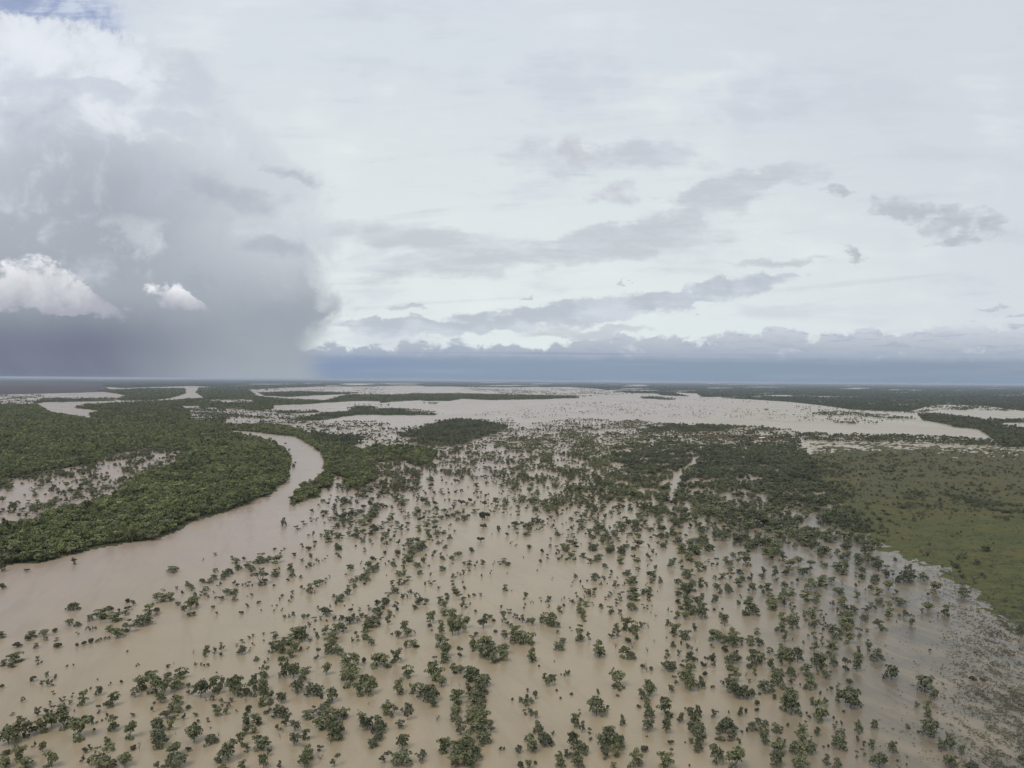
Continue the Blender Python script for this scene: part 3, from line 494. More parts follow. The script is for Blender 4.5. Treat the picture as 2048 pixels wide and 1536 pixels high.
# every tree standing clear in the water, as seen on four survey strips: x base width height kind
# (g leafy, s thin grey, d dense dark, b low bush, n bare)
STRIPS = [
(0,1296,6.4,"""110 1240 230 200 g;230 1190 190 220 g;365 1130 150 150 g;530 1080 190 160 g;660 1010 160 150 g;820 1030 200 200 g;1010 1160 260 230 g;1050 745 130 160 g;1260 610 90 100 d;1440 750 130 150 g;1380 770 110 90 s;1505 620 70 50 s;1260 840 60 130 s;1450 1070 140 160 g;1670 1160 160 190 g;1810 560 190 170 g;1730 630 110 100 s;1900 400 90 90 d;240 1450 180 170 g;430 1285 50 90 s;540 1340 90 120 g;650 1530 160 180 g;60 1540 150 150 g;330 1545 200 90 g;80 1370 90 40 b;1090 1350 70 70 d;1140 1280 40 40 b;1370 1255 90 100 g;1050 1480 60 90 s;1300 1530 260 220 g;1600 1520 160 140 g;1430 1320 70 40 b;1700 1305 80 40 b;1785 1330 60 120 n;1140 1520 60 130 s;1430 1530 140 60 b;1170 985 60 90 d;1095 960 70 90 g;1160 895 50 30 b;1240 970 30 30 b;1300 945 30 30 b;1200 1065 40 35 b;1370 920 50 90 s;1700 880 80 50 s;430 430 75 60 b;35 520 60 50 b;290 700 60 60 s;685 600 45 45 s;600 390 50 70 d;615 500 60 120 s;660 495 50 70 s;540 500 70 80 s;715 375 35 35 b;690 420 50 50 s;780 830 140 90 g;670 830 60 80 s;480 880 90 110 s;590 880 100 90 s;840 830 60 80 s;900 730 50 50 s;770 690 50 50 s;930 640 50 50 s;820 680 50 50 s;640 720 50 40 s;260 980 120 90 s;160 860 50 30 s;1250 420 30 30 s;1165 530 35 30 b;1410 480 40 40 s;1545 455 40 40 b;90 1020 60 40 s;950 830 25 50 s"""),
(0,1116,6.4,"""30 180 70 110 d;345 175 60 25 b;940 90 85 80 s;30 400 80 70 b;940 665 160 80 d;885 870 100 75 d;995 875 90 50 d;1150 810 75 75 d;1300 780 190 85 g;1470 815 180 80 g;1385 675 95 45 b;1630 575 65 45 b;1705 610 90 70 s;1635 670 80 50 b;1610 735 90 65 s;1520 700 40 45 b;1895 760 150 145 g;2000 715 100 70 b;1830 860 190 80 d;1620 870 110 50 s;410 1015 130 80 g;360 1060 70 55 b;560 1005 120 80 g;590 1060 60 45 s;705 950 70 45 b;725 1060 60 35 s;225 1140 100 50 b;460 1160 65 60 d;735 1150 90 50 b;995 990 40 40 s;1150 950 50 70 s;1100 930 25 40 s;1190 925 30 50 s;1225 920 35 40 s;1500 1020 170 110 g;1400 940 110 50 g;1640 950 150 70 s;990 1145 50 50 b;1080 1120 60 50 b;1160 1100 60 60 b;1240 1080 60 40 s;1285 1060 50 40 s;1390 1045 50 40 s;1340 1050 50 40 s;10 1025 130 75 g;200 1335 180 90 g;145 1400 80 60 d;40 1385 90 70 g;480 1300 50 45 s;480 1365 50 50 s;535 1350 25 30 b;865 1395 30 25 b;940 1385 30 30 s;1635 1205 35 25 b;1755 1385 50 30 s"""),
(300,1296,6.4,"""60 600 180 230 g;180 610 150 180 g;30 420 150 110 g;135 710 130 120 g;230 400 100 80 g;400 390 150 120 g;345 530 170 150 g;490 510 80 60 s;505 600 80 60 s;650 640 190 210 d;820 560 140 170 g;880 585 100 120 d;925 470 60 80 g;1080 600 190 210 g;1020 540 100 130 g;1130 630 130 150 g;1240 610 120 130 g;1340 620 130 180 g;1330 450 110 110 s;1460 400 120 130 g;1450 560 150 170 g;1450 660 140 150 g;1550 670 90 110 g;1430 750 110 100 g;1525 830 120 120 s;1225 710 40 70 n;1040 700 60 60 s;800 680 70 60 s;710 690 30 50 s;910 700 60 50 s;930 750 70 50 s;1000 780 60 70 s;835 800 80 70 g;870 870 110 100 g;970 860 70 80 g;1110 825 30 40 s;1258 880 80 130 d;1230 1010 110 140 g;1360 990 140 120 g;1220 1110 110 100 g;1330 1100 90 90 g;1410 1000 60 120 g;345 740 130 120 g;370 830 110 110 g;270 830 130 110 g;220 910 170 90 s;320 920 80 60 s;130 950 60 60 s;430 920 70 70 s;480 780 75 30 b;585 875 80 45 s;560 1000 60 45 b;615 960 50 40 b;735 955 50 50 s;780 1030 25 20 b;40 820 70 100 s;90 1060 150 140 d;100 1180 170 130 d;125 1270 180 140 d;255 1060 100 120 g;330 1105 40 30 n;565 1210 190 190 g;790 1215 150 95 d;715 1265 80 90 s;875 1150 60 70 n;995 1450 240 220 d;865 1475 110 70 d;300 1390 190 150 g;480 1330 65 55 b;370 1530 190 150 d;240 1510 100 80 d;110 1560 110 100 s;1165 1265 115 150 g;1250 1330 80 90 g;1430 1310 210 160 g;1500 1390 90 90 s;1560 1340 60 80 n;1450 1550 120 150 d;1185 1560 100 100 g;930 1570 120 70 g;1655 1560 80 90 s;1680 705 135 115 d;1665 890 170 130 d;1740 1020 110 160 s;1700 1090 40 60 n;1640 1060 70 80 s;1665 1170 50 80 n;1860 1070 180 140 s;1850 1270 170 170 s;1885 580 160 130 d;1720 390 150 230 g;1840 390 150 160 g;1465 260 60 80 s;915 385 25 30 s;850 320 25 15 b"""),
(600,1296,6.4,"""340 350 110 140 g;75 325 120 55 g;25 440 120 110 d;180 605 200 130 d;275 650 60 50 b;600 230 170 140 g;700 240 120 160 g;690 330 140 120 g;600 400 170 130 g;640 500 170 180 g;560 420 90 100 s;830 490 180 140 g;760 600 170 130 g;900 600 180 170 g;920 450 90 80 g;980 240 200 160 g;1080 260 160 140 g;1230 200 150 160 g;825 200 60 70 b;1375 385 140 140 g;1270 605 150 170 g;1240 500 80 60 s;1455 600 130 130 g;1600 640 180 150 d;1680 690 200 170 d;1710 760 100 90 d;1700 400 180 200 g;1760 430 160 150 g;1810 500 120 110 g;1725 200 60 80 s;410 700 130 160 d;320 800 140 100 d;100 910 150 100 g;170 860 80 90 s;230 860 100 70 s;260 1040 170 130 g;350 950 180 130 g;460 930 180 140 g;560 900 130 110 g;450 1180 200 180 g;410 1050 200 140 g;500 1100 150 130 g;395 1260 20 80 n;60 1180 120 120 g;60 1530 170 150 g;110 1430 150 150 g;250 1330 80 70 s;265 1430 120 50 n;440 1520 110 130 s;740 810 40 30 n;875 740 30 50 n;1120 860 150 150 g;1190 890 110 130 s;1080 790 90 70 g;1380 930 120 180 s;1400 810 100 80 s;1310 830 60 60 s;790 930 130 90 g;860 1050 180 150 d;1010 1080 200 170 d;1270 1030 130 90 s;1000 1180 130 90 d;920 1270 120 90 d;1310 1290 160 150 g;1300 1500 230 160 d;1080 1480 130 130 s;1750 930 120 60 n;1540 1480 110 120 s;1570 1400 110 90 s;1840 1340 170 160 g"""),
(900,1296,6.4,"""50 330 110 110 g;130 320 110 80 g;250 370 150 130 g;330 430 170 150 d;430 500 150 140 d;240 440 130 130 g;350 510 130 110 g;400 590 150 120 d;240 600 130 130 s;290 680 150 120 g;390 700 160 130 d;340 790 170 140 d;380 860 150 130 d;270 880 130 110 g;240 960 120 100 g;430 980 160 150 g;350 960 150 120 g;520 1080 130 120 s;300 1080 160 130 g;400 1130 180 150 d;430 1230 170 140 d;130 1120 130 150 s;110 1020 110 110 s;230 1220 160 120 g;160 1300 140 110 g;260 1330 160 120 g;330 1440 150 150 d;300 1380 120 100 g;80 740 150 170 g;90 650 160 110 g;60 930 140 140 d;90 830 120 90 g;100 1400 200 160 g;200 1480 200 150 g;60 1530 200 150 g;280 1540 150 120 g;-60 1330 130 130 g;20 470 20 50 n;120 500 30 50 n;1270 490 110 130 d;1210 400 60 70 g;1330 420 60 70 g;1510 370 50 120 d;1475 360 50 60 s;1420 350 25 20 b;1140 250 25 30 b;990 580 35 75 d;985 650 50 50 b;1095 660 60 90 d;905 700 50 65 d;805 680 40 40 b;970 755 80 90 d;1040 710 60 60 d;950 855 55 60 s;1030 865 90 80 d;1100 905 60 80 d;1130 1090 140 125 d;1220 1250 190 140 d;1180 1180 100 70 g;1050 1340 170 180 g;975 1200 80 60 s;1315 1120 60 50 s;875 1345 85 85 d;650 1315 50 45 b;690 1310 35 40 b;1090 1490 60 30 b;905 1560 90 100 d;1015 1560 90 100 g;1890 605 45 80 d;1880 860 220 200 d;2010 800 40 80 d;1660 865 40 120 s;1600 1025 105 185 d;1690 1100 90 140 s;1785 1115 50 100 s;1800 1180 60 30 s;1580 1280 150 170 d;1690 1360 140 130 d;1610 1420 110 120 g;1410 1420 60 90 g;1500 1410 110 90 s;1400 1530 110 130 g;1640 1540 160 140 d;1365 555 35 25 b;1410 655 45 12 b;1550 605 50 20 b;1440 1540 70 90 d"""),
(1200,1296,6.4,"""80 1300 220 230 d;100 1130 180 120 g;30 1310 60 40 b;240 1310 160 160 d;200 1400 130 140 g;60 1420 80 90 s;280 1240 80 100 g;120 1220 190 130 g;230 500 200 170 g;180 525 70 60 b;250 555 50 30 b;165 300 40 45 s;225 620 40 20 b;545 275 70 60 b;650 290 70 45 b;600 320 110 120 n;870 300 130 120 d;930 310 90 120 d;805 250 50 60 b;625 500 125 85 d;640 620 150 140 g;530 660 110 110 d;600 690 80 80 g;600 760 90 80 g;630 890 150 130 d;490 770 55 40 b;840 890 190 230 g;880 900 110 50 s;290 1005 80 135 d;615 1070 150 130 d;850 1100 115 150 d;1030 965 95 110 d;905 1240 75 55 b;565 1330 90 65 b;600 1140 30 10 b;1140 300 160 130 g;1040 250 60 40 b;1100 440 200 130 g;1150 550 190 170 g;1300 520 110 130 d;960 480 80 100 s;915 575 75 85 d;1345 370 60 60 b;1360 260 80 170 s;1310 240 80 60 s;1455 260 60 80 s;1440 155 90 40 b;1700 190 190 110 d;1680 290 120 100 g;1740 350 90 80 g;1670 390 50 50 b;1450 520 55 35 b;1760 650 150 170 d;1700 570 170 150 g;1620 520 130 120 s;1840 650 160 160 d;1750 440 110 100 s;1860 370 70 60 n;1905 450 50 50 s;1915 260 80 50 b;1150 860 90 90 d;1250 890 100 140 d;1200 970 150 120 g;1160 1090 80 130 d;1260 1130 150 150 d;1280 1260 140 150 d;1250 1330 110 100 d;1160 1220 90 70 s;1090 800 30 40 b;1460 900 90 90 s;1430 910 60 60 n;1600 1090 180 180 d;1570 1080 150 120 d;1700 1080 130 110 d;1640 1190 200 110 s;1520 1180 80 80 s;1780 1240 60 80 s;1800 880 80 100 d;1865 840 40 55 b;1645 855 30 45 b;1810 1100 35 40 b;1885 1080 40 50 b;1490 1480 200 190 d;1740 1560 260 250 g;840 1560 190 190 g;900 1380 60 80 s;450 1540 170 190 g;500 1500 100 110 g;170 1560 90 80 g;1150 1530 30 40 b;1090 1215 20 15 b;60 1370 90 50 b"""),
(1500,1296,6.4,"""30 240 130 220 g;130 200 150 130 g;60 360 60 100 g;255 90 90 80 s;280 290 90 130 d;400 240 80 110 s;390 140 140 100 g;610 190 130 170 d;500 170 150 130 g;450 90 150 90 g;510 250 40 80 s;350 490 140 190 d;340 380 130 100 g;200 560 180 120 d;430 530 90 60 d;20 660 100 130 d;290 670 90 130 s;130 600 50 30 b;525 370 130 120 d;530 480 90 90 s;540 610 150 90 d;720 350 150 130 g;760 390 100 80 d;780 530 130 130 d;710 530 60 50 d;620 360 20 40 s;850 270 140 180 d;930 250 120 150 g;1070 240 90 110 d;900 280 60 50 b;870 350 50 60 s;975 400 110 100 d;1035 320 40 25 b;90 740 60 60 b;95 825 50 50 b;530 870 250 260 d;450 800 140 130 g;890 950 190 230 g;820 740 100 90 s;950 740 100 90 s;905 605 45 50 b;640 485 30 30 b;1130 500 60 45 s;1040 545 60 45 b;990 560 18 35 b;1280 465 100 40 b;1230 310 110 150 s;1370 305 110 130 d;1380 150 130 80 g;1390 80 60 90 s;1130 705 100 130 g;1290 770 230 230 d;1130 570 50 40 b;1625 165 170 130 d;1810 400 170 150 d;1705 400 30 40 b;1065 910 35 35 b;1110 990 35 60 b;1170 1005 40 70 b;1080 1060 60 70 s;1390 1100 90 150 d;1590 1055 75 120 d;485 1020 35 60 b;640 1000 25 40 b;30 1060 130 110 d;110 1000 90 90 d;130 1120 60 100 d;200 1020 80 80 d;190 1250 110 130 d;200 1140 90 90 d;350 1200 90 120 s;340 1080 130 90 g;410 1060 50 50 s;670 1120 120 120 g;670 1240 170 140 g;550 1350 120 120 g;640 1360 160 130 g;780 1360 140 130 d;860 1130 70 100 d;780 1190 35 50 s;1160 1150 130 110 d;1150 1300 180 160 d;1080 1200 80 60 s;1370 1210 50 90 b;1465 1270 45 90 b;1550 1300 75 120 d;1360 1410 50 120 s;1455 1400 60 110 s;350 1380 200 170 g;430 1290 80 100 s;340 1530 170 160 d;650 1540 200 170 d;980 1530 130 130 s;1115 1550 110 110 d;1650 1540 190 180 d;1830 1365 115 150 d;1005 1275 40 40 b;945 1280 35 25 b;755 900 45 35 b;725 855 25 35 b;705 955 30 25 b;1200 840 40 40 b"""),
(1728,1296,6.4,"""780 555 190 170 d;900 680 100 130 d;815 870 110 160 g;830 900 110 60 s;670 780 60 70 s;840 1130 180 170 d;930 985 40 40 b;560 1035 70 50 s;690 1080 40 20 b;1000 1300 110 110 d;1100 1300 130 180 d;1245 1390 80 120 d;1110 1540 170 150 d;1380 1545 140 80 d;1385 415 90 35 b;1510 430 70 30 b;545 1505 25 25 b;2010 1430 80 40 d"""),
(300,1096,6.4,"""285 315 120 60 d;835 325 75 55 s;835 95 50 30 s;680 165 25 30 s;1100 200 100 70 g;1130 285 100 70 d;1050 160 50 50 s;1200 155 60 35 b;1245 260 80 60 d;1300 310 120 120 g;1430 320 80 60 s;1415 465 200 130 s;1375 205 80 60 d;1420 160 90 80 g;1470 190 90 40 d;1530 155 70 50 g;1620 190 150 80 g;1670 90 60 50 s;1590 30 50 30 b;1845 105 65 35 b;1720 25 40 25 s;930 410 75 60 d;960 370 100 70 d;1010 340 100 70 d;670 450 90 45 d;760 455 80 50 d;815 420 90 70 d;1600 370 100 60 d;1600 320 60 50 g;1650 290 40 40 s;1800 300 90 90 g;1820 380 80 80 d;1760 430 40 35 b;1590 505 40 35 b;880 500 55 60 s;480 490 70 60 d;545 550 60 60 g;510 520 70 50 d;340 540 40 45 s;410 595 60 45 s;175 555 50 20 s;1080 470 60 50 s;1120 500 50 40 b;1185 500 30 40 s;1225 480 30 35 s;1265 495 50 60 s;1310 495 20 30 b;710 555 90 50 s;650 620 50 60 s;700 620 90 70 s;745 640 60 35 s;990 610 110 75 d;1060 600 70 50 d;1095 580 60 55 d;1095 625 35 30 b;905 670 75 40 b;850 645 40 15 b;1080 685 90 40 s;815 580 30 30 s;90 670 110 90 g;180 690 170 100 g;270 680 90 100 g;355 740 80 45 d;520 790 130 130 g;440 820 80 80 g;590 750 80 100 g;550 690 110 60 g;575 630 40 60 d;500 880 60 50 d;550 870 70 45 b;800 775 55 35 b;1300 620 45 35 b;1250 625 20 15 b;1400 715 55 30 b;1245 770 60 55 s;1160 855 60 40 b;850 860 30 40 b;1420 810 25 25 b;1690 625 45 30 b;1660 680 35 40 s;1820 600 50 50 s;1815 660 50 50 s;1785 700 40 40 s;1590 815 30 30 s;1690 810 35 40 s;1620 750 25 25 b;1560 745 20 15 b;1720 900 60 45 s;1780 910 40 55 s;1830 890 45 70 d;1880 1165 200 140 g;1850 1110 120 80 g;1605 1160 85 80 g;1560 1340 100 110 g;1680 1350 130 130 g;1640 1290 120 90 g;1790 1400 120 100 g;1860 1330 120 100 g;1760 1250 150 90 g;1690 1230 90 60 s;1320 1145 45 40 s;1270 1165 60 40 s;1180 1215 70 45 s;1110 1260 45 30 s;1450 1115 40 30 s;1450 1200 25 25 b;1320 1255 40 45 s;1275 1320 45 35 s;1170 1365 110 95 d;715 1340 90 80 g;700 1400 45 60 d;830 1360 70 75 s;915 1330 70 100 s;905 1390 50 45 b;560 1370 50 60 n;1365 1445 75 50 d;305 1500 30 40 n;235 1530 60 30 b;580 1510 45 40 s;650 1520 35 45 s;740 1510 50 30 b;690 1530 25 40 b;1910 1000 15 40 n;1510 1450 40 40 s"""),
(600,1096,6.4,"""110 30 70 30 b;490 30 100 40 d;135 150 50 70 d;120 240 60 50 d;25 180 60 40 s;75 260 40 30 b;210 180 40 45 s;240 205 35 50 s;320 160 20 30 b;285 170 15 20 b;350 110 20 20 b;485 115 70 50 s;520 140 30 30 b;180 225 25 25 b;830 50 40 30 s;590 355 30 25 b;650 295 100 75 d;10 390 60 35 s;30 540 60 60 s;110 590 90 120 g;205 500 80 80 g;250 470 60 60 g;320 470 45 50 s;285 450 50 40 s;340 410 40 30 s;380 380 25 30 s;160 550 40 40 s;190 580 25 30 s;870 260 100 80 g;920 320 90 90 d;960 290 80 60 d;990 240 50 50 d;1000 270 40 40 d;860 350 80 60 d;810 400 100 70 d;860 430 80 60 d;780 420 70 60 d;820 280 30 30 d;725 410 60 50 g;700 520 70 90 g;680 440 60 50 s;640 450 50 40 s;610 610 85 80 d;620 510 60 30 s;820 470 40 30 b;780 210 30 40 s;925 155 70 35 b;970 160 35 25 b;1040 170 50 50 s;1090 85 35 35 b;1095 235 35 45 s;1145 195 45 40 s;1200 170 60 35 s;1250 75 75 45 d;1255 135 50 40 s;1195 245 75 65 d;1320 240 60 90 g;1330 150 60 60 s;1390 180 130 80 g;1440 120 80 90 g;1400 80 70 50 g;1450 50 90 50 g;1560 30 130 50 d;1335 280 30 40 b;1580 210 60 75 d;1505 260 105 60 d;1535 345 65 55 d;1610 110 30 30 b;1710 120 60 80 s;1820 155 70 50 d;1800 100 50 40 s;1880 105 20 20 b;1650 245 45 30 s;1670 365 35 50 s;1820 300 100 55 d;1920 260 20 40 n;1270 360 110 55 d;1340 350 60 60 g;1380 430 90 60 s;1340 470 80 60 s;1270 480 70 80 g;1180 490 60 70 g;1210 590 90 80 d;1150 600 50 30 s;1120 650 50 70 s;1100 750 90 90 d;1070 700 80 60 g;1060 790 70 50 s;1320 660 70 70 s;1370 650 40 50 s;1410 600 70 60 s;1470 650 60 70 s;1525 640 35 50 s;1540 720 90 80 d;1610 730 80 80 g;1465 785 80 50 d;1500 730 60 50 d;1600 500 40 80 s;1690 475 80 50 s;1650 440 40 25 s;1775 530 50 35 s;1110 360 15 20 b;500 690 120 70 g;440 640 70 40 s;540 650 80 60 s;460 740 50 60 s;570 750 30 25 s;230 790 35 45 s;335 875 150 110 d;385 760 30 30 s;655 820 55 45 b;675 750 20 30 b;875 760 30 30 b;760 810 60 30 s;985 770 75 90 d;990 870 100 100 g;1020 910 100 90 g;950 840 80 60 s;890 810 50 40 s;1230 810 80 80 s;1240 720 60 35 s;1145 870 75 70 g;1125 990 80 100 s;1205 890 30 30 s;920 1020 140 100 g;870 960 90 70 d;960 960 110 80 d;1000 990 50 40 b;840 1080 110 110 g;840 1180 110 110 g;860 1020 60 70 g;910 1255 100 80 d;780 890 90 60 s;840 890 60 40 s;740 950 60 40 s;700 900 80 60 s;640 970 140 60 d;530 930 70 60 d;440 930 80 60 s;45 915 60 60 g;100 905 50 55 g;190 940 60 50 s;120 1020 60 60 s;265 940 40 60 s;340 945 25 30 b;180 1060 35 30 b;30 1200 130 160 d;20 1100 100 80 g;215 1180 60 90 d;130 1200 60 30 s;320 1110 90 90 g;345 1050 50 60 s;560 1090 120 100 s;500 1080 100 110 g;450 1060 80 80 g;410 1090 60 50 s;400 1240 160 130 g;430 1170 120 100 g;360 1360 110 120 d;480 1365 130 100 d;670 1225 50 70 s;740 1200 60 50 s;720 1140 60 70 s;220 1430 80 130 s;10 1330 40 60 d;100 1300 40 35 s;1265 1165 80 90 d;1240 1100 60 40 g;1340 1080 100 130 g;1370 1140 110 100 g;1410 1100 60 50 s;1175 1125 35 35 b;1470 1100 30 40 s;1350 1290 60 90 d;1455 1275 140 85 g;1670 975 110 140 d;1660 1010 60 30 b;1715 880 40 60 s;1690 1060 30 15 b;1790 720 80 90 g;1840 780 90 90 g;1840 870 110 80 g;1930 920 110 110 g;1810 1030 80 90 g;1810 1110 85 90 g;1780 1260 130 130 g;1860 1300 140 120 g;1860 1400 130 140 g;1850 1475 130 120 g;1890 670 60 35 b;1880 630 70 50 d"""),
(900,1096,6.4,"""280 60 60 50 d;1015 15 50 15 b;110 110 100 60 g;25 170 70 60 d;60 110 40 40 s;35 205 30 20 s;350 185 15 35 s;420 215 65 60 g;180 220 60 40 s;245 230 70 60 g;240 310 60 50 s;325 250 60 60 s;570 190 20 25 s;550 230 20 40 s;690 200 80 60 g;740 230 70 45 d;630 215 50 40 s;100 340 30 30 s;180 360 50 70 s;135 365 40 40 s;405 380 35 45 s;520 345 35 50 s;735 345 20 30 s;40 400 80 60 s;160 450 35 25 b;40 490 70 60 s;60 590 100 80 g;100 600 60 50 g;180 540 60 50 s;705 555 80 75 g;790 555 15 15 b;960 660 60 90 g;1180 60 45 45 b;1245 145 45 60 s;1150 195 55 45 b;940 135 15 25 b;1115 295 20 20 b;1355 90 35 35 b;1400 90 40 60 s;1430 140 50 50 s;1390 160 55 30 b;1485 175 40 45 d;1540 140 90 70 g;1600 175 60 50 s;1580 110 80 60 s;1500 60 60 50 s;1470 40 90 50 g;1705 130 90 65 g;1800 200 80 60 g;1870 180 90 70 d;1900 150 100 70 g;1820 35 90 35 d;1605 385 60 50 d;1575 460 30 40 s;1670 450 35 40 b;1855 420 110 85 d;1755 430 25 20 b;1310 410 20 30 s;1550 500 20 25 s;1700 520 30 40 s;1720 560 40 40 s;1800 630 110 90 s;1850 570 70 60 g;1770 590 80 60 g;1620 640 40 80 s;1680 690 70 50 d;1720 650 30 40 s;1660 740 60 50 g;1740 750 90 60 g;1670 830 120 75 d;1700 880 80 60 g;1710 940 80 70 g;1830 740 30 45 s;1570 720 70 60 s;1530 680 25 35 s;1460 765 45 45 b;1400 820 75 70 g;1430 840 40 30 s;1270 685 70 60 g;1235 700 40 40 s;1160 690 35 50 s;1260 770 40 40 s;1430 680 20 45 s;1465 665 25 40 s;150 670 110 60 s;150 790 80 100 s;190 760 60 40 s;255 745 30 50 s;240 645 55 50 s;305 620 50 35 b;390 625 45 45 s;325 825 50 30 b;230 860 20 40 n;660 770 35 35 b;960 740 25 30 b;945 780 25 25 b;1030 720 60 50 n;1070 720 40 50 n;510 910 75 50 d;550 945 55 35 b;425 1035 150 160 s;575 1085 60 25 b;690 920 80 100 g;760 840 80 50 s;840 910 80 60 s;925 970 90 100 s;1050 995 90 90 g;1000 960 60 50 d;750 990 90 40 s;665 960 30 50 s;1170 970 80 100 g;1250 980 130 130 g;1310 1010 130 110 g;1300 930 100 90 g;1385 1030 60 70 d;1360 1110 60 90 s;1120 1050 25 40 n;200 1030 110 140 g;110 1100 130 150 g;30 1130 130 170 g;50 900 110 110 g;120 950 80 80 g;20 1000 100 100 g;820 1110 150 110 g;820 1220 160 140 g;900 1200 140 120 g;940 1240 130 120 d;1030 1250 120 140 g;700 1180 90 110 s;690 1110 70 50 s;290 1240 90 100 g;290 1320 100 100 d;330 1140 60 60 d;420 1280 160 130 g;500 1260 130 110 g;400 1390 150 130 g;500 1420 160 150 g;540 1340 130 110 g;560 1480 130 130 g;680 1350 150 110 g;670 1450 150 140 g;130 1410 80 150 s;1050 1470 140 150 g;1440 1220 75 60 d;1395 1310 120 90 d;1665 1070 80 75 s;1665 1200 130 130 g;1770 1190 65 100 s;1335 1460 20 20 b;1535 1025 25 15 b;1560 1065 20 12 b;1910 1400 190 170 g"""),
(1200,1096,6.4,"""15 150 50 50 s;130 70 130 60 g;280 110 90 110 d;430 40 50 40 b;255 210 90 80 g;60 275 75 70 d;140 330 55 45 b;135 385 45 45 s;50 420 60 60 s;220 390 30 20 b;440 180 80 80 s;490 190 70 60 g;345 355 115 70 d;490 310 70 60 s;610 130 60 60 s;640 170 50 60 s;670 70 40 40 s;720 100 20 40 b;610 250 35 40 s;710 290 70 70 s;640 380 90 80 d;690 390 80 80 g;670 460 80 60 s;770 460 65 80 d;390 490 110 90 g;430 450 110 80 g;350 430 70 50 s;310 490 40 50 s;195 520 95 85 s;15 490 50 50 s;90 470 20 25 b;590 490 30 35 s;430 600 150 90 g;450 680 120 80 g;380 660 70 50 d;560 600 90 70 g;620 610 110 80 g;640 570 80 70 s;620 690 60 70 s;260 620 70 60 s;260 690 60 60 s;140 610 60 50 s;110 640 50 40 s;70 670 40 40 s;210 720 50 60 s;210 750 35 40 s;15 780 55 60 d;140 850 90 90 g;255 880 60 80 s;410 800 130 90 d;550 790 50 60 s;600 790 35 50 s;650 850 20 40 s;665 760 20 30 s;715 890 60 50 n;735 570 15 25 b;325 1070 130 160 g;210 1020 80 40 g;220 1140 110 110 s;430 1070 120 120 g;380 1080 60 50 d;460 1180 90 130 g;530 1030 80 70 s;620 1040 70 80 n;570 1000 60 60 n;145 1160 75 55 b;360 1215 75 55 b;200 1290 70 70 n;410 1300 110 90 n;690 1220 40 50 n;610 1340 80 70 n;290 1400 100 120 g;350 1420 130 130 g;410 1430 100 90 d;865 1005 60 75 d;870 820 35 50 s;915 820 25 12 b;990 905 90 80 g;1090 920 90 90 g;1300 920 160 140 d;1100 740 110 80 g;1130 800 150 110 g;1180 860 120 100 g;1260 740 140 100 g;1310 790 110 80 g;1030 785 70 40 d;1000 720 70 60 d;1000 640 90 80 d;1110 640 150 130 g;1150 560 150 110 g;1060 540 130 100 g;1000 480 100 80 g;1180 500 110 80 g;1130 400 140 110 g;1090 350 110 70 g;1250 300 120 110 g;1330 285 70 60 d;1150 170 110 90 g;1110 150 90 90 g;910 260 90 100 d;955 180 50 50 d;1030 210 70 60 s;1050 260 40 35 b;1170 200 35 35 b;1050 60 110 60 g;1220 80 180 80 g;1400 35 120 40 d;1285 470 90 80 g;1280 500 70 15 b;1360 500 60 60 s;1310 650 50 65 d;1475 715 90 100 d;1445 245 45 50 b;1390 195 50 45 s;1350 190 35 25 s;1495 230 60 90 s;1610 200 90 80 g;1670 225 70 60 d;1705 135 80 65 d;1775 90 40 35 b;1870 230 160 160 g;1770 190 60 50 d;1680 330 90 80 g;1790 350 90 70 d;1660 420 60 90 s;1770 500 110 100 g;1820 440 90 70 d;1470 420 55 60 s;1560 410 90 80 g;1500 540 100 70 d;1545 590 70 50 d;1630 520 65 60 d;1655 580 110 70 d;1895 555 30 35 b;1910 420 60 50 d;1800 640 40 40 s;1770 730 60 50 d;1905 690 90 60 d;1900 860 150 150 g;1860 865 90 60 d;1610 930 60 50 g;1600 1010 100 140 d;1550 890 80 60 d;1455 800 50 30 b;1565 790 35 12 b;950 1110 150 130 g;950 1140 60 30 s;1095 1180 130 110 g;1050 1140 80 80 g;1210 1080 80 100 s;940 1280 70 80 d;1040 1250 35 50 b;855 1170 25 35 s;855 1420 75 100 g;1010 1400 60 80 s;1120 1290 80 60 s;1170 1320 40 50 s;1240 1340 35 60 s;1220 1220 15 50 n;1280 1240 20 40 n;1435 1280 50 50 s;1450 1180 150 130 g;1520 1200 130 100 g;1590 1230 100 110 g;1700 1270 170 130 g;1710 1180 130 100 g;1690 1100 90 70 g;1600 1340 80 80 d;1800 1210 90 60 s;1820 1260 25 50 s;1755 1360 35 50 b;1920 1250 110 90 g;1150 1440 90 100 d;1200 1460 80 70 d;1245 1460 30 40 b;1450 1400 50 50 d;1440 1440 80 50 g"""),
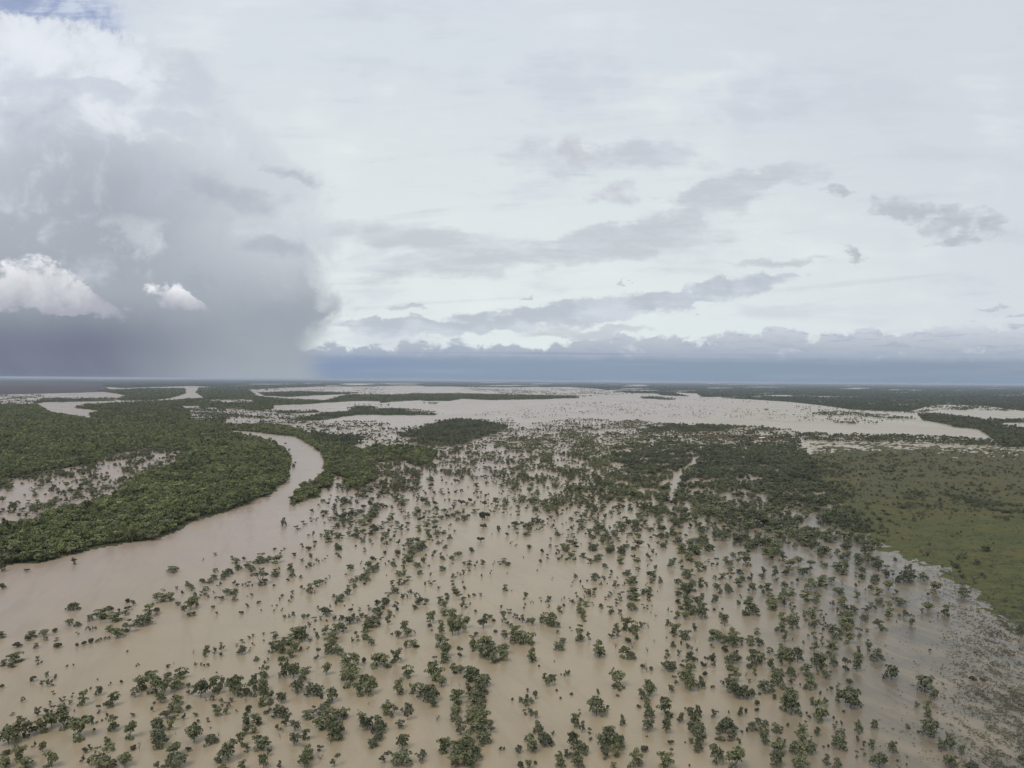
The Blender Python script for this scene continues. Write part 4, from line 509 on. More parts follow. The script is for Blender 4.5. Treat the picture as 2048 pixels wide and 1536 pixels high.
(1500,1096,6.4,"""210 90 100 90 g;270 150 100 100 g;330 90 120 90 d;420 170 110 110 g;520 260 160 110 g;620 210 110 90 g;680 360 140 90 d;770 290 130 110 s;460 350 110 70 d;325 380 80 130 d;345 420 60 40 s;155 400 80 60 d;180 340 90 90 s;20 410 50 100 s;30 550 90 90 d;600 440 50 50 b;540 470 50 35 s;440 500 80 60 d;780 530 150 120 d;900 500 130 120 g;930 430 100 80 g;220 540 120 90 g;150 590 80 100 s;240 600 80 60 s;430 620 110 90 d;540 620 110 90 g;270 720 150 110 g;290 800 150 130 g;440 770 130 130 s;390 690 110 80 g;10 680 60 50 d;40 810 110 90 g;90 870 90 90 g;530 760 60 60 s;540 840 50 60 s;575 770 50 30 b;710 690 130 120 g;840 710 100 80 d;860 620 100 60 g;1045 440 100 60 d;985 500 40 40 b;1180 490 50 70 n;1130 590 130 55 d;1120 290 150 60 g;1190 350 100 80 g;1170 260 120 80 g;1240 270 70 100 g;960 240 70 50 d;910 210 40 40 s;900 120 80 80 d;960 60 90 60 d;1040 130 40 30 s;1200 140 110 70 d;1120 70 80 50 d;1260 100 60 50 d;1250 20 100 30 d;1355 510 40 50 b;1375 640 80 80 g;1055 750 70 70 s;1200 700 70 80 g;1180 740 130 70 g;1230 780 80 50 g;1115 830 50 60 s;1330 820 110 80 d;1360 380 40 60 s;1430 400 80 60 d;1440 330 90 70 d;1390 220 120 110 d;1390 170 110 90 g;1510 180 140 110 g;1500 90 140 100 d;1640 290 130 120 d;1620 200 130 80 d;1600 420 110 80 d;1580 460 90 60 d;1550 540 80 60 d;1750 390 80 80 d;1740 310 90 80 s;1830 370 60 70 s;1640 610 120 100 g;1770 540 120 110 g;1870 600 90 60 s;1390 460 20 40 b;1480 560 30 40 s;710 940 60 70 s;700 870 60 60 s;790 900 130 110 g;830 810 50 50 s;910 870 50 70 s;950 930 50 80 s;960 980 40 60 s;830 1030 100 90 d;760 1010 50 50 s;880 970 50 50 s;930 1080 60 90 s;1000 1030 80 60 s;410 900 100 70 g;550 1050 130 150 d;420 980 110 90 g;410 1080 130 110 g;440 1210 90 120 s;340 1080 60 60 d;600 900 60 60 s;530 930 110 80 g;90 1110 80 70 g;120 1260 120 90 d;30 1200 90 70 g;550 1190 20 35 b;685 1240 35 50 s;820 1170 70 80 s;745 1140 35 35 s;920 1180 50 80 s;920 1240 50 60 s;820 1340 110 130 s;1180 900 100 80 d;1260 930 150 110 g;1200 980 150 80 g;1240 1060 140 90 g;1290 990 90 80 d;1440 940 80 80 d;1490 920 50 60 d;1500 820 120 80 s;1600 800 70 60 s;1550 750 70 50 s;1640 710 80 60 d;1700 700 90 60 s;1700 780 50 80 s;1790 790 90 100 g;1770 880 110 90 g;1770 930 20 30 s;1060 1100 130 100 g;1150 1110 110 70 g;1150 1180 50 70 s;1080 1170 80 60 d;1260 1230 130 150 g;1390 1140 90 100 s;1050 1290 150 100 g;1030 1390 140 100 s;1510 1240 50 60 s;1520 1310 90 90 g;1500 1080 60 40 s;1670 1060 170 130 s;1680 1070 80 60 s;400 1320 80 80 g;1390 1350 50 90 s;1920 740 170 100 d;1960 890 110 90 s"""),
(1728,1096,6.4,"""510 440 190 130 d;600 400 130 110 d;590 290 50 80 d;540 290 60 60 d;430 450 60 60 d;760 420 110 90 d;910 570 150 130 g;820 620 45 45 b;1280 630 120 110 d;1260 470 100 60 s;820 800 130 90 g;740 850 50 70 s;945 880 30 50 s;1030 870 110 125 g;610 990 80 125 g;1265 140 110 80 d;1180 260 90 65 d;1440 220 80 60 d;1900 540 40 80 s;1560 55 120 50 d;2010 1120 110 120 d;400 190 50 60 d;850 1320 35 25 b;1425 1350 40 20 b;415 950 20 20 b"""),
(560,860,5.12,"""440 740 50 30 d;500 770 30 30 b;630 610 60 50 s;640 640 30 30 s;635 785 25 25 b;670 740 40 20 s;785 690 45 40 s;550 850 50 50 s;580 880 50 30 g;470 850 45 25 b;440 895 30 25 b;510 930 60 30 s;560 930 60 40 d;330 940 40 30 s;375 945 35 45 s;455 965 30 25 s;240 975 50 40 s;175 1025 60 40 s;25 1000 30 50 s;60 990 30 40 s;660 890 60 45 d;650 835 50 30 g;740 845 70 40 g;810 870 80 50 d;730 905 60 40 s;720 950 70 35 s;855 805 60 30 d;940 720 50 30 d;930 770 35 50 s;840 700 60 30 g;860 660 90 50 g;920 640 90 55 g;980 600 90 55 g;1030 570 70 60 g;840 630 50 30 g;1010 700 60 40 g;1040 660 70 50 g;1060 620 60 40 g;1110 660 50 60 g;1100 565 40 25 d;1180 590 60 60 g;1180 650 70 60 s;1190 720 80 60 g;1150 690 50 40 s;1180 740 40 40 s;1250 770 80 40 d;1300 740 50 30 s;1250 710 60 30 s;1250 550 70 50 g;1220 520 70 50 s;1150 510 70 40 s;1300 420 60 50 s;1350 440 60 50 s;1390 480 60 60 s;1410 530 60 50 s;1380 580 50 40 s;1420 610 40 60 s;1350 630 30 40 s;1420 690 30 40 s;1410 750 40 60 s;960 860 90 60 d;990 820 90 60 d;1050 800 80 40 d;1090 800 40 30 d;940 900 90 60 g;900 940 80 50 g;850 980 100 60 g;820 960 50 40 g;950 1030 70 60 d;1000 1030 50 40 s;1040 1030 50 40 s;930 1080 60 50 d;1060 980 60 40 s;1020 1000 40 30 s;1110 950 60 50 g;1140 920 60 60 g;1200 970 50 35 d;1240 850 50 40 s;1280 910 50 30 s;1310 870 30 30 s;1310 970 50 30 d;1240 1040 70 60 s;1190 1050 50 40 s;1300 1030 50 40 s;1115 1055 35 40 b;780 1050 70 50 g;850 1060 70 40 g;800 1080 40 30 s;590 990 50 35 d;650 1000 60 30 s;700 1030 30 30 s;545 1020 45 30 s;480 1090 60 60 g;530 1080 50 50 g;500 1150 90 60 g;490 1120 60 50 g;425 1100 45 35 s;340 1090 35 50 s;295 1090 35 20 s;600 1110 90 40 g;710 1090 60 50 g;770 1110 80 45 d;640 1110 40 30 s;1080 1110 80 60 d;1040 1160 35 60 d;1135 1150 40 35 d;1170 1115 30 45 d;850 1155 50 35 d;920 1140 40 25 s;940 1180 40 30 s;360 1160 40 20 b;350 1210 40 30 s;225 1210 40 45 s;290 1230 50 35 d;590 1230 70 50 d;580 1200 40 40 d;620 1235 30 30 b;775 1200 20 20 b;870 1240 30 35 s;1075 1270 30 30 b;1200 1270 60 40 d;1275 1240 40 60 s;1450 1240 110 90 d;1360 1260 90 70 g;1410 1200 60 40 g;1410 850 90 50 g;1390 890 40 40 d;1420 1020 60 40 g;1430 1045 50 40 g;1510 1070 80 50 g;1530 1130 60 60 g;1520 1100 50 40 s;1405 1150 60 45 d;1500 990 80 40 g;1580 970 80 40 g;1530 930 60 30 s;1590 900 70 40 s;1600 820 60 35 d;1560 830 40 25 s;1680 840 60 30 d;1740 830 40 30 s;1780 820 50 50 s;1650 925 70 35 d;1710 905 70 35 d;1770 890 60 35 d;1820 870 60 40 d;1820 930 50 30 d;1930 890 40 25 b;1900 770 50 35 s;1490 860 50 35 s;1520 780 50 35 s;1675 1070 60 40 d;1740 990 35 30 s;1600 1110 50 40 s;1620 1170 50 30 d;1690 1220 60 40 d;1580 1270 50 35 s;1660 1160 30 30 s;1790 1050 35 25 s;1960 1250 50 45 d;1640 1010 25 15 b;1560 1140 30 20 b;1440 460 30 40 s;1600 450 25 15 b;1650 490 25 15 b;1660 530 30 25 b;1700 550 30 15 b;1760 560 25 15 b;1580 660 35 30 s;1650 660 40 30 s;1675 670 30 20 b;1490 670 30 30 s;1650 630 50 20 s"""),
(940,860,5.12,"""150 510 50 45 s;170 560 35 25 b;40 660 20 20 b;75 700 30 20 b;360 780 60 50 s;360 720 20 40 s;225 770 25 20 b;625 760 45 30 d;670 840 50 50 d;590 790 30 25 s;490 890 60 50 s;890 890 40 60 d;830 920 50 40 s;860 950 20 30 b;620 980 60 40 d;700 960 50 45 d;735 970 50 45 d;590 1000 70 40 d;600 1050 70 50 d;570 1090 60 40 d;460 1020 60 40 s;400 1010 30 30 b;845 1010 50 45 s;890 1100 50 55 d;1040 1025 40 40 d;1150 1020 70 45 d;1035 930 50 35 d;1145 930 50 50 s;1210 925 50 30 s;1250 930 20 35 b;1300 915 40 30 s;1290 960 60 40 d;1170 880 45 30 s;1080 890 50 50 s;945 870 40 50 s;990 830 40 40 s;1250 860 40 40 s;1290 830 40 35 s;1385 910 60 50 s;1460 860 40 30 s;1510 840 40 35 s;1560 920 40 30 s;1305 670 50 35 d;1200 745 50 30 d;1150 760 60 35 s;1130 680 50 50 g;1120 630 80 50 g;1190 640 60 50 g;1390 700 50 40 s;1440 720 90 50 g;1540 730 90 50 g;1410 760 60 30 s;1350 780 40 35 s;1660 700 110 80 g;1650 660 90 60 g;1520 640 70 40 d;1580 670 60 50 d;1640 730 70 40 g;1700 770 60 40 s;1360 950 50 30 s;1310 990 60 50 d;1350 1040 80 60 d;1290 1030 60 40 d;1310 1085 60 45 d;1385 1125 90 60 d;1400 1080 60 40 g;1480 1080 60 50 s;1505 1060 50 30 s;1565 1050 40 35 d;1550 1000 90 50 g;1620 975 40 40 s;1480 1010 40 40 s;1530 970 60 30 d;1700 1000 60 50 d;1690 960 60 30 d;1720 1030 40 30 s;1700 1080 70 50 s;1740 1110 40 40 s;1680 1040 50 40 s;1630 1090 40 35 s;1510 1140 20 50 s;1255 1230 80 55 d;1275 1240 50 40 d;1185 1080 25 25 b;1850 1040 70 35 d;1810 1010 50 25 s;1980 850 70 55 d;1860 1120 60 45 s;1960 1110 60 40 d;1920 1105 50 35 d;1975 1210 60 50 d;1830 1210 40 40 s;1720 980 30 50 d;1800 800 50 50 s;1850 830 50 50 s;1750 770 20 50 s;1740 820 20 40 s;1440 1260 90 60 d;1440 1200 90 30 s;1550 1270 80 70 d;1590 1210 60 35 d;1680 1240 50 40 d;1870 1260 40 40 s;1070 1200 90 55 g;960 1240 60 70 g;1000 1220 40 45 d;885 1240 35 50 s;820 1220 35 45 s;610 1220 50 45 d;740 1265 40 40 b;1930 950 40 50 n;1940 750 70 60 d;1920 700 80 50 d;2020 760 80 70 d;2000 680 90 60 g;2020 620 90 60 g;1950 620 80 50 g"""),
(1320,860,5.12,"""45 850 50 45 d;140 760 90 40 d;210 740 40 70 d;160 780 50 40 s;140 830 40 40 d;180 700 100 40 d;265 860 50 60 s;230 890 45 30 b;170 890 30 25 s;360 820 120 60 d;350 870 70 60 g;460 810 70 60 d;540 800 90 70 d;420 720 80 60 d;390 690 80 60 d;590 750 90 60 d;480 760 80 60 d;700 800 80 60 d;640 800 90 60 g;720 770 60 40 d;745 830 60 40 d;470 870 90 60 g;530 880 80 60 s;600 930 90 90 g;560 910 70 70 s;130 920 40 30 s;140 1000 50 60 s;205 1010 50 70 s;310 1020 60 60 s;365 1010 50 70 s;430 1050 80 60 d;490 980 70 60 s;550 1020 90 70 s;730 1020 90 90 d;760 990 70 60 d;820 940 60 40 d;830 860 90 60 d;880 1050 70 60 d;810 1070 70 80 d;960 1000 130 70 d;920 920 80 50 d;1000 880 100 60 d;1080 950 90 60 d;1100 1050 100 50 d;1020 1100 70 50 d;980 1060 50 30 s;1080 1100 30 20 b;1200 1030 80 80 d;1260 980 110 70 d;1340 1010 130 90 d;1230 1110 110 80 g;1200 1090 90 60 g;1310 1180 50 40 d;1270 1150 40 40 d;1385 1200 60 40 d;1440 1080 90 70 d;1480 1050 70 60 d;1500 1190 120 70 d;1450 1130 70 60 d;1540 1120 70 60 d;160 1110 60 60 d;135 1090 30 25 b;20 1110 50 50 d;30 1210 60 50 d;265 1090 35 25 b;155 1160 60 40 s;210 1160 60 50 s;370 1160 80 50 d;440 1170 110 90 d;640 1140 110 100 d;600 1100 90 70 d;560 1135 50 40 s;800 1150 90 70 d;860 1130 80 70 d;780 1110 60 50 d;230 1270 90 90 g;210 1220 60 60 g;360 1280 130 90 g;340 1240 90 60 g;505 1240 100 55 d;890 1250 80 80 g;960 1200 100 70 g;1000 1190 70 60 g;1120 1180 130 80 g;1180 1240 140 80 g;1080 1260 90 60 g;1560 1250 50 80 d;1610 1210 70 60 d;1700 1260 110 70 d;1650 1270 80 60 d;1750 1150 110 70 d;1720 1100 100 80 d;1900 1220 90 60 d;1920 1180 80 60 d;1830 1090 80 50 d;1620 1080 80 50 d;1590 1050 70 50 d"""),
]

# ------------------------------------------------------------------ foliage materials
def leaf_mat(name, dark, light, tan=None):
    m, nt, bs = new_mat(name)
    oi = nt.nodes.new('ShaderNodeObjectInfo'); rnd = S(oi.outputs['Random'])
    at = nt.nodes.new('ShaderNodeAttribute'); at.attribute_name = 'tone'; tone = S(at.outputs['Fac'])
    p = wpos(nt); big = noise(p, 0.012, 3, 0.5)
    f = S.m('MULTIPLY_ADD', rnd, 0.50, tone*0.50 + (big-0.5)*1.6, clamp=True)
    c = mixc(f, dark, light)
    if tan: c = mixc(sstep(rnd*0.6 + tone*0.4, 0.72, 0.95)*0.7, c, tan)
    nt.links.new(c, bs.inputs['Base Color']); bs.inputs['Roughness'].default_value = 0.6
    bs.inputs['Specular IOR Level'].default_value = 0.25
    return m
LEAF = {
 'g': leaf_mat('leaves of green gum', (0.078, 0.090, 0.042, 1), (0.225, 0.232, 0.112, 1), (0.20, 0.17, 0.105, 1)),
 's': leaf_mat('thin grey leaves', (0.078, 0.078, 0.046, 1), (0.175, 0.170, 0.105, 1)),
 'd': leaf_mat('dark dense leaves', (0.056, 0.064, 0.037, 1), (0.178, 0.186, 0.100, 1)),
 'b': leaf_mat('scrub leaves', (0.055, 0.054, 0.032, 1), (0.130, 0.122, 0.068, 1)),
 'reed': leaf_mat('reeds', (0.11, 0.11, 0.078, 1), (0.20, 0.20, 0.14, 1)),
 'f': leaf_mat('river forest leaves', (0.068, 0.080, 0.036, 1), (0.255, 0.275, 0.110, 1), (0.30, 0.29, 0.10, 1)),
}
m, nt, bs = new_mat('bark')
c = mixc(sstep(noise(wpos(nt), 3.0, 4), 0.35, 0.65), (0.10, 0.085, 0.065, 1), (0.26, 0.235, 0.20, 1))
nt.links.new(c, bs.inputs['Base Color']); bs.inputs['Roughness'].default_value = 0.9; BARK = m

# ------------------------------------------------------------------ tree shapes (unit size: one wide, one high)
def leaves(rs, clumps, per, size, flat=0.75):
    """leaf sprays spread through lumps: centres, outward tilt, random size; returns co, faces, tone"""
    co = []; tone = []
    for (cx, cy, cz, r) in clumps:
        n = max(6, int(per*(r/0.24)**2))
        d = rs.normal(size=(n, 3)); d /= np.linalg.norm(d, axis=1)[:, None]
        d[:, 2] = np.where(d[:, 2] < -0.35, -d[:, 2]*0.5, d[:, 2])
        rr = r*rs.uniform(0.45, 1.08, n)**0.6
        c = np.array([cx, cy, cz]) + d*rr[:, None]*[1, 1, flat]
        nn = d + rs.normal(size=(n, 3))*0.55; nn[:, 2] += 0.25; nn /= np.linalg.norm(nn, axis=1)[:, None]
        a = np.cross(nn, rs.normal(size=(n, 3))); a /= np.linalg.norm(a, axis=1)[:, None]; b = np.cross(nn, a)
        s = size*rs.uniform(0.55, 1.35, n)[:, None]
        q = np.stack([c-a*s-b*s*0.6, c+a*s*0.8-b*s*0.7, c+a*s+b*s*0.6, c-a*s*0.7+b*s*0.8], 1)
        co.append(q.reshape(-1, 3)); tone.append(np.repeat(np.clip(rs.uniform(0.1, 0.9)+rs.normal(size=n)*0.2, 0, 1), 4))
    co = np.concatenate(co); f = np.arange(len(co)).reshape(-1, 4)
    return co, f, np.concatenate(tone)
def tube(path, r0, r1, sides=5):
    path = [np.array(p, float) for p in path]; n = len(path); co = []
    for i, p in enumerate(path):
        d = path[min(i+1, n-1)]-path[max(i-1, 0)]; d /= np.linalg.norm(d)+1e-9
        a = np.cross(d, [0.3, 1, 0.1]); a /= np.linalg.norm(a); b = np.cross(d, a)
        r = r0+(r1-r0)*i/(n-1)
        for k in range(sides):
            t = 2*math.pi*k/sides; co.append(p+r*(math.cos(t)*a+math.sin(t)*b))
    f = [[i*sides+k, i*sides+(k+1) % sides, (i+1)*sides+(k+1) % sides, (i+1)*sides+k] for i in range(n-1) for k in range(sides)]
    return np.array(co), np.array(f)
def join(parts):
    co = []; fs = []; o = 0
    for c, f in parts: co.append(c); fs.append(f+o); o += len(c)
    return np.concatenate(co), np.concatenate(fs)
def limb(rs, a, b, r0, r1):
    a = np.array(a, float); b = np.array(b, float); mid = (a+b)/2 + rs.normal(size=3)*0.035
    mid[2] -= 0.02
    return tube([a, mid, b], r0, r1)
def crown_lumps(kind, rs):
    if kind == 'g':
        n = rs.randint(8, 12); L = []
        for i in range(n):
            t = 2*math.pi*i/n*1.9 + rs.uniform(-.4, .4); r = rs.uniform(0.12, 0.34); z = rs.uniform(0.16, 0.88) - r*0.12
            L.append((r*math.cos(t), r*math.sin(t), z, rs.uniform(0.14, 0.23)))
        L.append((rs.uniform(-.1, .1), rs.uniform(-.1, .1), 0.80, 0.20)); L.append((0, 0, 0.5, 0.24)); return L
    if kind == 's':
        n = rs.randint(6, 9); L = []
        for i in range(n):
            t = rs.uniform(0, 6.28); r = rs.uniform(0.10, 0.38); z = rs.uniform(0.22, 0.92)
            L.append((r*math.cos(t), r*math.sin(t), z, rs.uniform(0.13, 0.21)))
        return L
    if kind == 'd':
        n = rs.randint(7, 10); L = [(0, 0, 0.36, 0.36), (rs.uniform(-.08, .08), 0, 0.62, 0.27)]
        for i in range(n):
            t = 2*math.pi*i/n + rs.uniform(-.3, .3); z = rs.uniform(0.14, 0.80); r = 0.34*math.sqrt(max(0.1, 1-((z-0.34)/0.66)**2))
            L.append((r*math.cos(t), r*math.sin(t), z, rs.uniform(0.13, 0.20)))
        return L
    if kind == 'b':
        return [(rs.uniform(-.28, .28), rs.uniform(-.28, .28), rs.uniform(0.25, 0.6), rs.uniform(0.18, 0.30)) for _ in range(5)]
    if kind == 'f':       # crown inside a closed canopy, broad and low lumps
        n = 9; L = [(0, 0, 0.55, 0.34)]
        for i in range(n):
            t = 2*math.pi*i/n*1.6 + rs.uniform(-.4, .4); r = rs.uniform(0.15, 0.40)
            L.append((r*math.cos(t), r*math.sin(t), rs.uniform(0.40, 0.84)-r*0.4, rs.uniform(0.15, 0.24)))
        return L
def set_tone(me, tone):
    a = me.attributes.new('tone', 'FLOAT', 'POINT'); a.data.foreach_set('value', np.asarray(tone, np.float32))
PER = {'g': 52, 's': 80, 'd': 60, 'b': 50, 'f': 58}; LS = {'g': 0.052, 's': 0.052, 'd': 0.050, 'b': 0.085, 'f': 0.058}
NV = 6
CROWN = {}; TRUNK = {}; WHOLE = {}
src = bpy.data.collections.new('plant_shapes')          # never linked to the scene: only its meshes are used
order = []
for kind in 'gsdbf':
    for v in range(NV):
        rs = np.random.RandomState(100*ord(kind)+v)
        L = crown_lumps(kind, rs)
        co, f, tone = leaves(rs, L, PER[kind], LS[kind], 0.8)
        zmax, xm = co[:, 2].max(), np.abs(co[:, :2]).max()
        co = co/[2*xm, 2*xm, zmax]; sc = np.array([1/(2*xm), 1/(2*xm), 1/zmax])
        tr = []
        top = np.array([rs.uniform(-.03, .03), rs.uniform(-.03, .03), 0.26 if kind != 'd' else 0.2])
        tr.append(tube([(0, 0, -0.06), (0.01, 0, 0.12), top], 0.032, 0.022))
        for (cx, cy, cz, r) in L[:7]:
            tr.append(limb(rs, top, np.array([cx, cy, cz])*sc, 0.018, 0.006))
        tco, tf = join(tr)
        me = bpy.data.meshes.new('crown'); o = mesh_obj('crown', co, f, [LEAF[kind]], link=False); set_tone(o.data, tone); CROWN[kind, v] = o.data
        o2 = mesh_obj('trunk', tco, tf, [BARK], link=False); TRUNK[kind, v] = o2.data
        wco, wf2 = join([(co, f), (tco, tf)])
        w = mesh_obj('%02d_%s' % (len(order), kind), wco, wf2, [LEAF[kind], BARK], link=False, fm=[0]*len(f)+[1]*len(tf))
        set_tone(w.data, np.concatenate([tone, np.zeros(len(tco))])); WHOLE[kind, v] = w.data
        src.objects.link(w); order.append((kind, v))
# small far clumps: fewer, larger sprays
for kind in 'gsdf':
    for v in range(3):
        rs = np.random.RandomState(900+10*ord(kind)+v)
        L = [(rs.uniform(-.3, .3), rs.uniform(-.3, .3), rs.uniform(0.35, 0.65), rs.uniform(0.22, 0.30)) for _ in range(4)]
        co, f, tone = leaves(rs, L, 22, 0.11, 0.8)
        co = co/[2*np.abs(co[:, :2]).max()]*3 if False else co/np.array([2*np.abs(co[:, :2]).max()]*2+[co[:, 2].max()])
        w = mesh_obj('%02d_%s_far' % (len(order), kind), co, f, [LEAF[kind]], link=False); set_tone(w.data, tone)
        src.objects.link(w); order.append((kind+'F', v))
FIRST = {}
for i, (k, v) in enumerate(order): FIRST.setdefault(k, i)
def bare(rs):
    parts = [tube([(0, 0, -0.06), (0.02, 0, 0.22), (rs.uniform(-.06, .06), rs.uniform(-.06, .06), 0.42)], 0.030, 0.020)]
    base = parts[0][0][-1]
    for i in range(7):
        t = rs.uniform(0, 6.28); a = np.array([0.02, 0, rs.uniform(0.15, 0.42)])
        b = np.array([math.cos(t)*rs.uniform(.2, .45), math.sin(t)*rs.uniform(.2, .45), rs.uniform(0.5, 1.0)])
        parts.append(limb(rs, a, b, 0.018, 0.006))
        for k in range(3):
            mid = a+(b-a)*rs.uniform(0.45, 0.85); e = mid + rs.normal(size=3)*0.14 + [0, 0, 0.10]
            parts.append(limb(rs, mid, e, 0.009, 0.004))
    return join(parts)
m, nt, bs = new_mat('bleached dead wood'); bs.inputs['Base Color'].default_value = (0.16, 0.13, 0.105, 1); bs.inputs['Roughness'].default_value = 0.9
c = mixc(sstep(noise(wpos(nt), 2.0, 4), 0.35, 0.65), (0.11, 0.09, 0.075, 1), (0.22, 0.19, 0.16, 1)); nt.links.new(c, bs.inputs['Base Color'])
DEAD = [mesh_obj('bare', *bare(np.random.RandomState(40+i)), [m], link=False).data for i in range(4)]

# ------------------------------------------------------------------ scattering through geometry nodes: one object per wood
def scatter(name, label, X, Y, Z, idx, sxy, sz, seed, kind='stuff'):
    rs = np.random.RandomState(seed); n = len(X)
    me = bpy.data.meshes.new(name); me.vertices.add(n)
    me.vertices.foreach_set('co', np.stack([X, Y, Z], -1).astype(np.float32).ravel())
    a = me.attributes.new('pick', 'INT', 'POINT'); a.data.foreach_set('value', np.asarray(idx, np.int32))
    a = me.attributes.new('grow', 'FLOAT_VECTOR', 'POINT'); a.data.foreach_set('vector', np.stack([sxy, sxy, sz], -1).astype(np.float32).ravel())
    a = me.attributes.new('turn', 'FLOAT_VECTOR', 'POINT')
    a.data.foreach_set('vector', np.stack([rs.normal(size=n)*0.05, rs.normal(size=n)*0.05, rs.uniform(0, 6.28, n)], -1).astype(np.float32).ravel())
    o = bpy.data.objects.new(name, me); COL.objects.link(o)
    o['kind'] = kind; o['label'] = label
    mod = o.modifiers.new('plants', 'NODES'); mod.node_group = GN
    return o
GN = bpy.data.node_groups.new('plants', 'GeometryNodeTree')
GN.interface.new_socket('Geometry', in_out='INPUT', socket_type='NodeSocketGeometry')
GN.interface.new_socket('Geometry', in_out='OUTPUT', socket_type='NodeSocketGeometry')
_i = GN.nodes.new('NodeGroupInput'); _o = GN.nodes.new('NodeGroupOutput')
_p = GN.nodes.new('GeometryNodeInstanceOnPoints'); _c = GN.nodes.new('GeometryNodeCollectionInfo')
_c.inputs['Collection'].default_value = src; _c.inputs['Separate Children'].default_value = True; _c.inputs['Reset Children'].default_value = True
def named(n, t):
    a = GN.nodes.new('GeometryNodeInputNamedAttribute'); a.data_type = t; a.inputs['Name'].default_value = n; return a.outputs['Attribute']
_er = GN.nodes.new('FunctionNodeEulerToRotation'); GN.links.new(named('turn', 'FLOAT_VECTOR'), _er.inputs[0])
GN.links.new(_i.outputs[0], _p.inputs['Points']); GN.links.new(_c.outputs[0], _p.inputs['Instance'])
_p.inputs['Pick Instance'].default_value = True
GN.links.new(named('pick', 'INT'), _p.inputs['Instance Index']); GN.links.new(named('grow', 'FLOAT_VECTOR'), _p.inputs['Scale'])
GN.links.new(_er.outputs[0], _p.inputs['Rotation']); GN.links.new(_p.outputs[0], _o.inputs[0])

# ------------------------------------------------------------------ the plants traced one by one
rs = np.random.RandomState(5)
plants = []
for ox, oy, k, txt in STRIPS:
    for e in txt.split(';'):
        x, y, w, h, kd = e.split(); x, y, w, h = (float(t)/k for t in (x, y, w, h))
        plants.append([ox+x, oy+y, w, h, kd])
def ground_at(px, py, X, Y):
    h, c = height_and_cover(np.atleast_1d(px), np.atleast_1d(py), np.atleast_1d(X), np.atleast_1d(Y)); return h
PX = np.array([p[0] for p in plants]); PY = np.array([p[1] for p in plants])
WX, WY = to_world(PX, PY - 0.06*np.array([p[3] for p in plants]))
WH = np.maximum(ground_at(PX, PY, WX, WY), 0.0)
for i, p in enumerate(plants):
    Y = WY[i]; mpp = Y/FOC
    x, y, w, h, kd = p
    slope = ALT/math.hypot(Y, ALT)
    W_ = max(1.3, w*mpp*1.30); depth = W_*slope*0.75           # what the eye sees as height is partly the crown's depth
    H_ = max(0.55*W_, (h*mpp*1.18 - depth*0.22)/math.cos(math.atan2(ALT, Y))*1.05)
    H_ = min(H_, 1.5*W_ if kd != 'n' else 3*W_)
    if kd in 'gs': H_ *= 1.10
    p += [WX[i], Y, WH[i] - (0.13*H_ if kd in 'gs' else 0.05*H_), W_, H_]
tr_i = [i for i, p in enumerate(plants) if p[4] in 'gsd' and p[3] > 0.30*p[2]]
tr_i.sort(key=lambda i: -plants[i][2]*plants[i][3]*(1.0 if 0 <= plants[i][0] <= 2048 and plants[i][1] < 1560 else 0.01))
big = tr_i[:300]
bu_i = sorted([i for i, p in enumerate(plants) if p[4] == 'b' and 0 < p[0] < 2048 and p[1] < 1536], key=lambda i: -plants[i][2]*plants[i][3])[:110]
de_i = [i for i, p in enumerate(plants) if p[4] == 'n']
alone = set(big) | set(bu_i) | set(de_i)

LOOK = {'g': 'leafy green', 's': 'thin grey-green', 'd': 'dense dark-green', 'b': 'low brownish', 'n': 'leafless dead'}
NUM = ['first', 'second', 'third', 'fourth', 'fifth', 'sixth', 'seventh', 'eighth', 'ninth', 'tenth', 'eleventh', 'twelfth']
ROWS = [(1493, 'on the bottom edge'), (1450, 'just above bottom edge'), (1405, 'low flood'), (1360, 'lower flood'), (1312, 'lower-middle flood'),
        (1262, 'middle flood'), (1205, 'upper-middle flood'), (1140, 'upper flood'), (0, 'far flood')]
def place_words(x, y):
    c = int(min(7, max(0, x/256.0))); r = next(k for k, (t, _) in enumerate(ROWS) if y >= t)
    return (c, r)
CW = ['far left', 'left side', 'left of centre', 'beside the tree row', 'right of tree row', 'right of centre', 'towards the grassland', 'far right']
def size_word(p):
    w = p[2]
    return 'big' if w > 25 else 'mid-sized' if w > 15 else 'small'
cells = {}
for i in alone:
    p = plants[i]; cells.setdefault((size_word(p), p[4], place_words(p[0], p[1])), []).append(i)
LABEL = {}
for (sw, kd, (c, r)), ids in cells.items():
    ids.sort(key=lambda i: plants[i][0])
    noun = {'b': 'bush', 'n': 'tree'}.get(kd, 'tree')
    for q, i in enumerate(ids):
        o = '' if len(ids) == 1 else NUM[q] + ' from left, '
        LABEL[i] = '%s%s %s %s, %s, %s' % (o, sw, LOOK[kd], noun, ROWS[r][1], CW[c])
NAME = {'g': 'gum_tree', 's': 'paperbark_tree', 'd': 'bushy_tree'}
GROUP = {'g': 'green trees standing in the flood', 's': 'thin grey trees standing in the flood', 'd': 'dark bushy trees standing in the flood'}
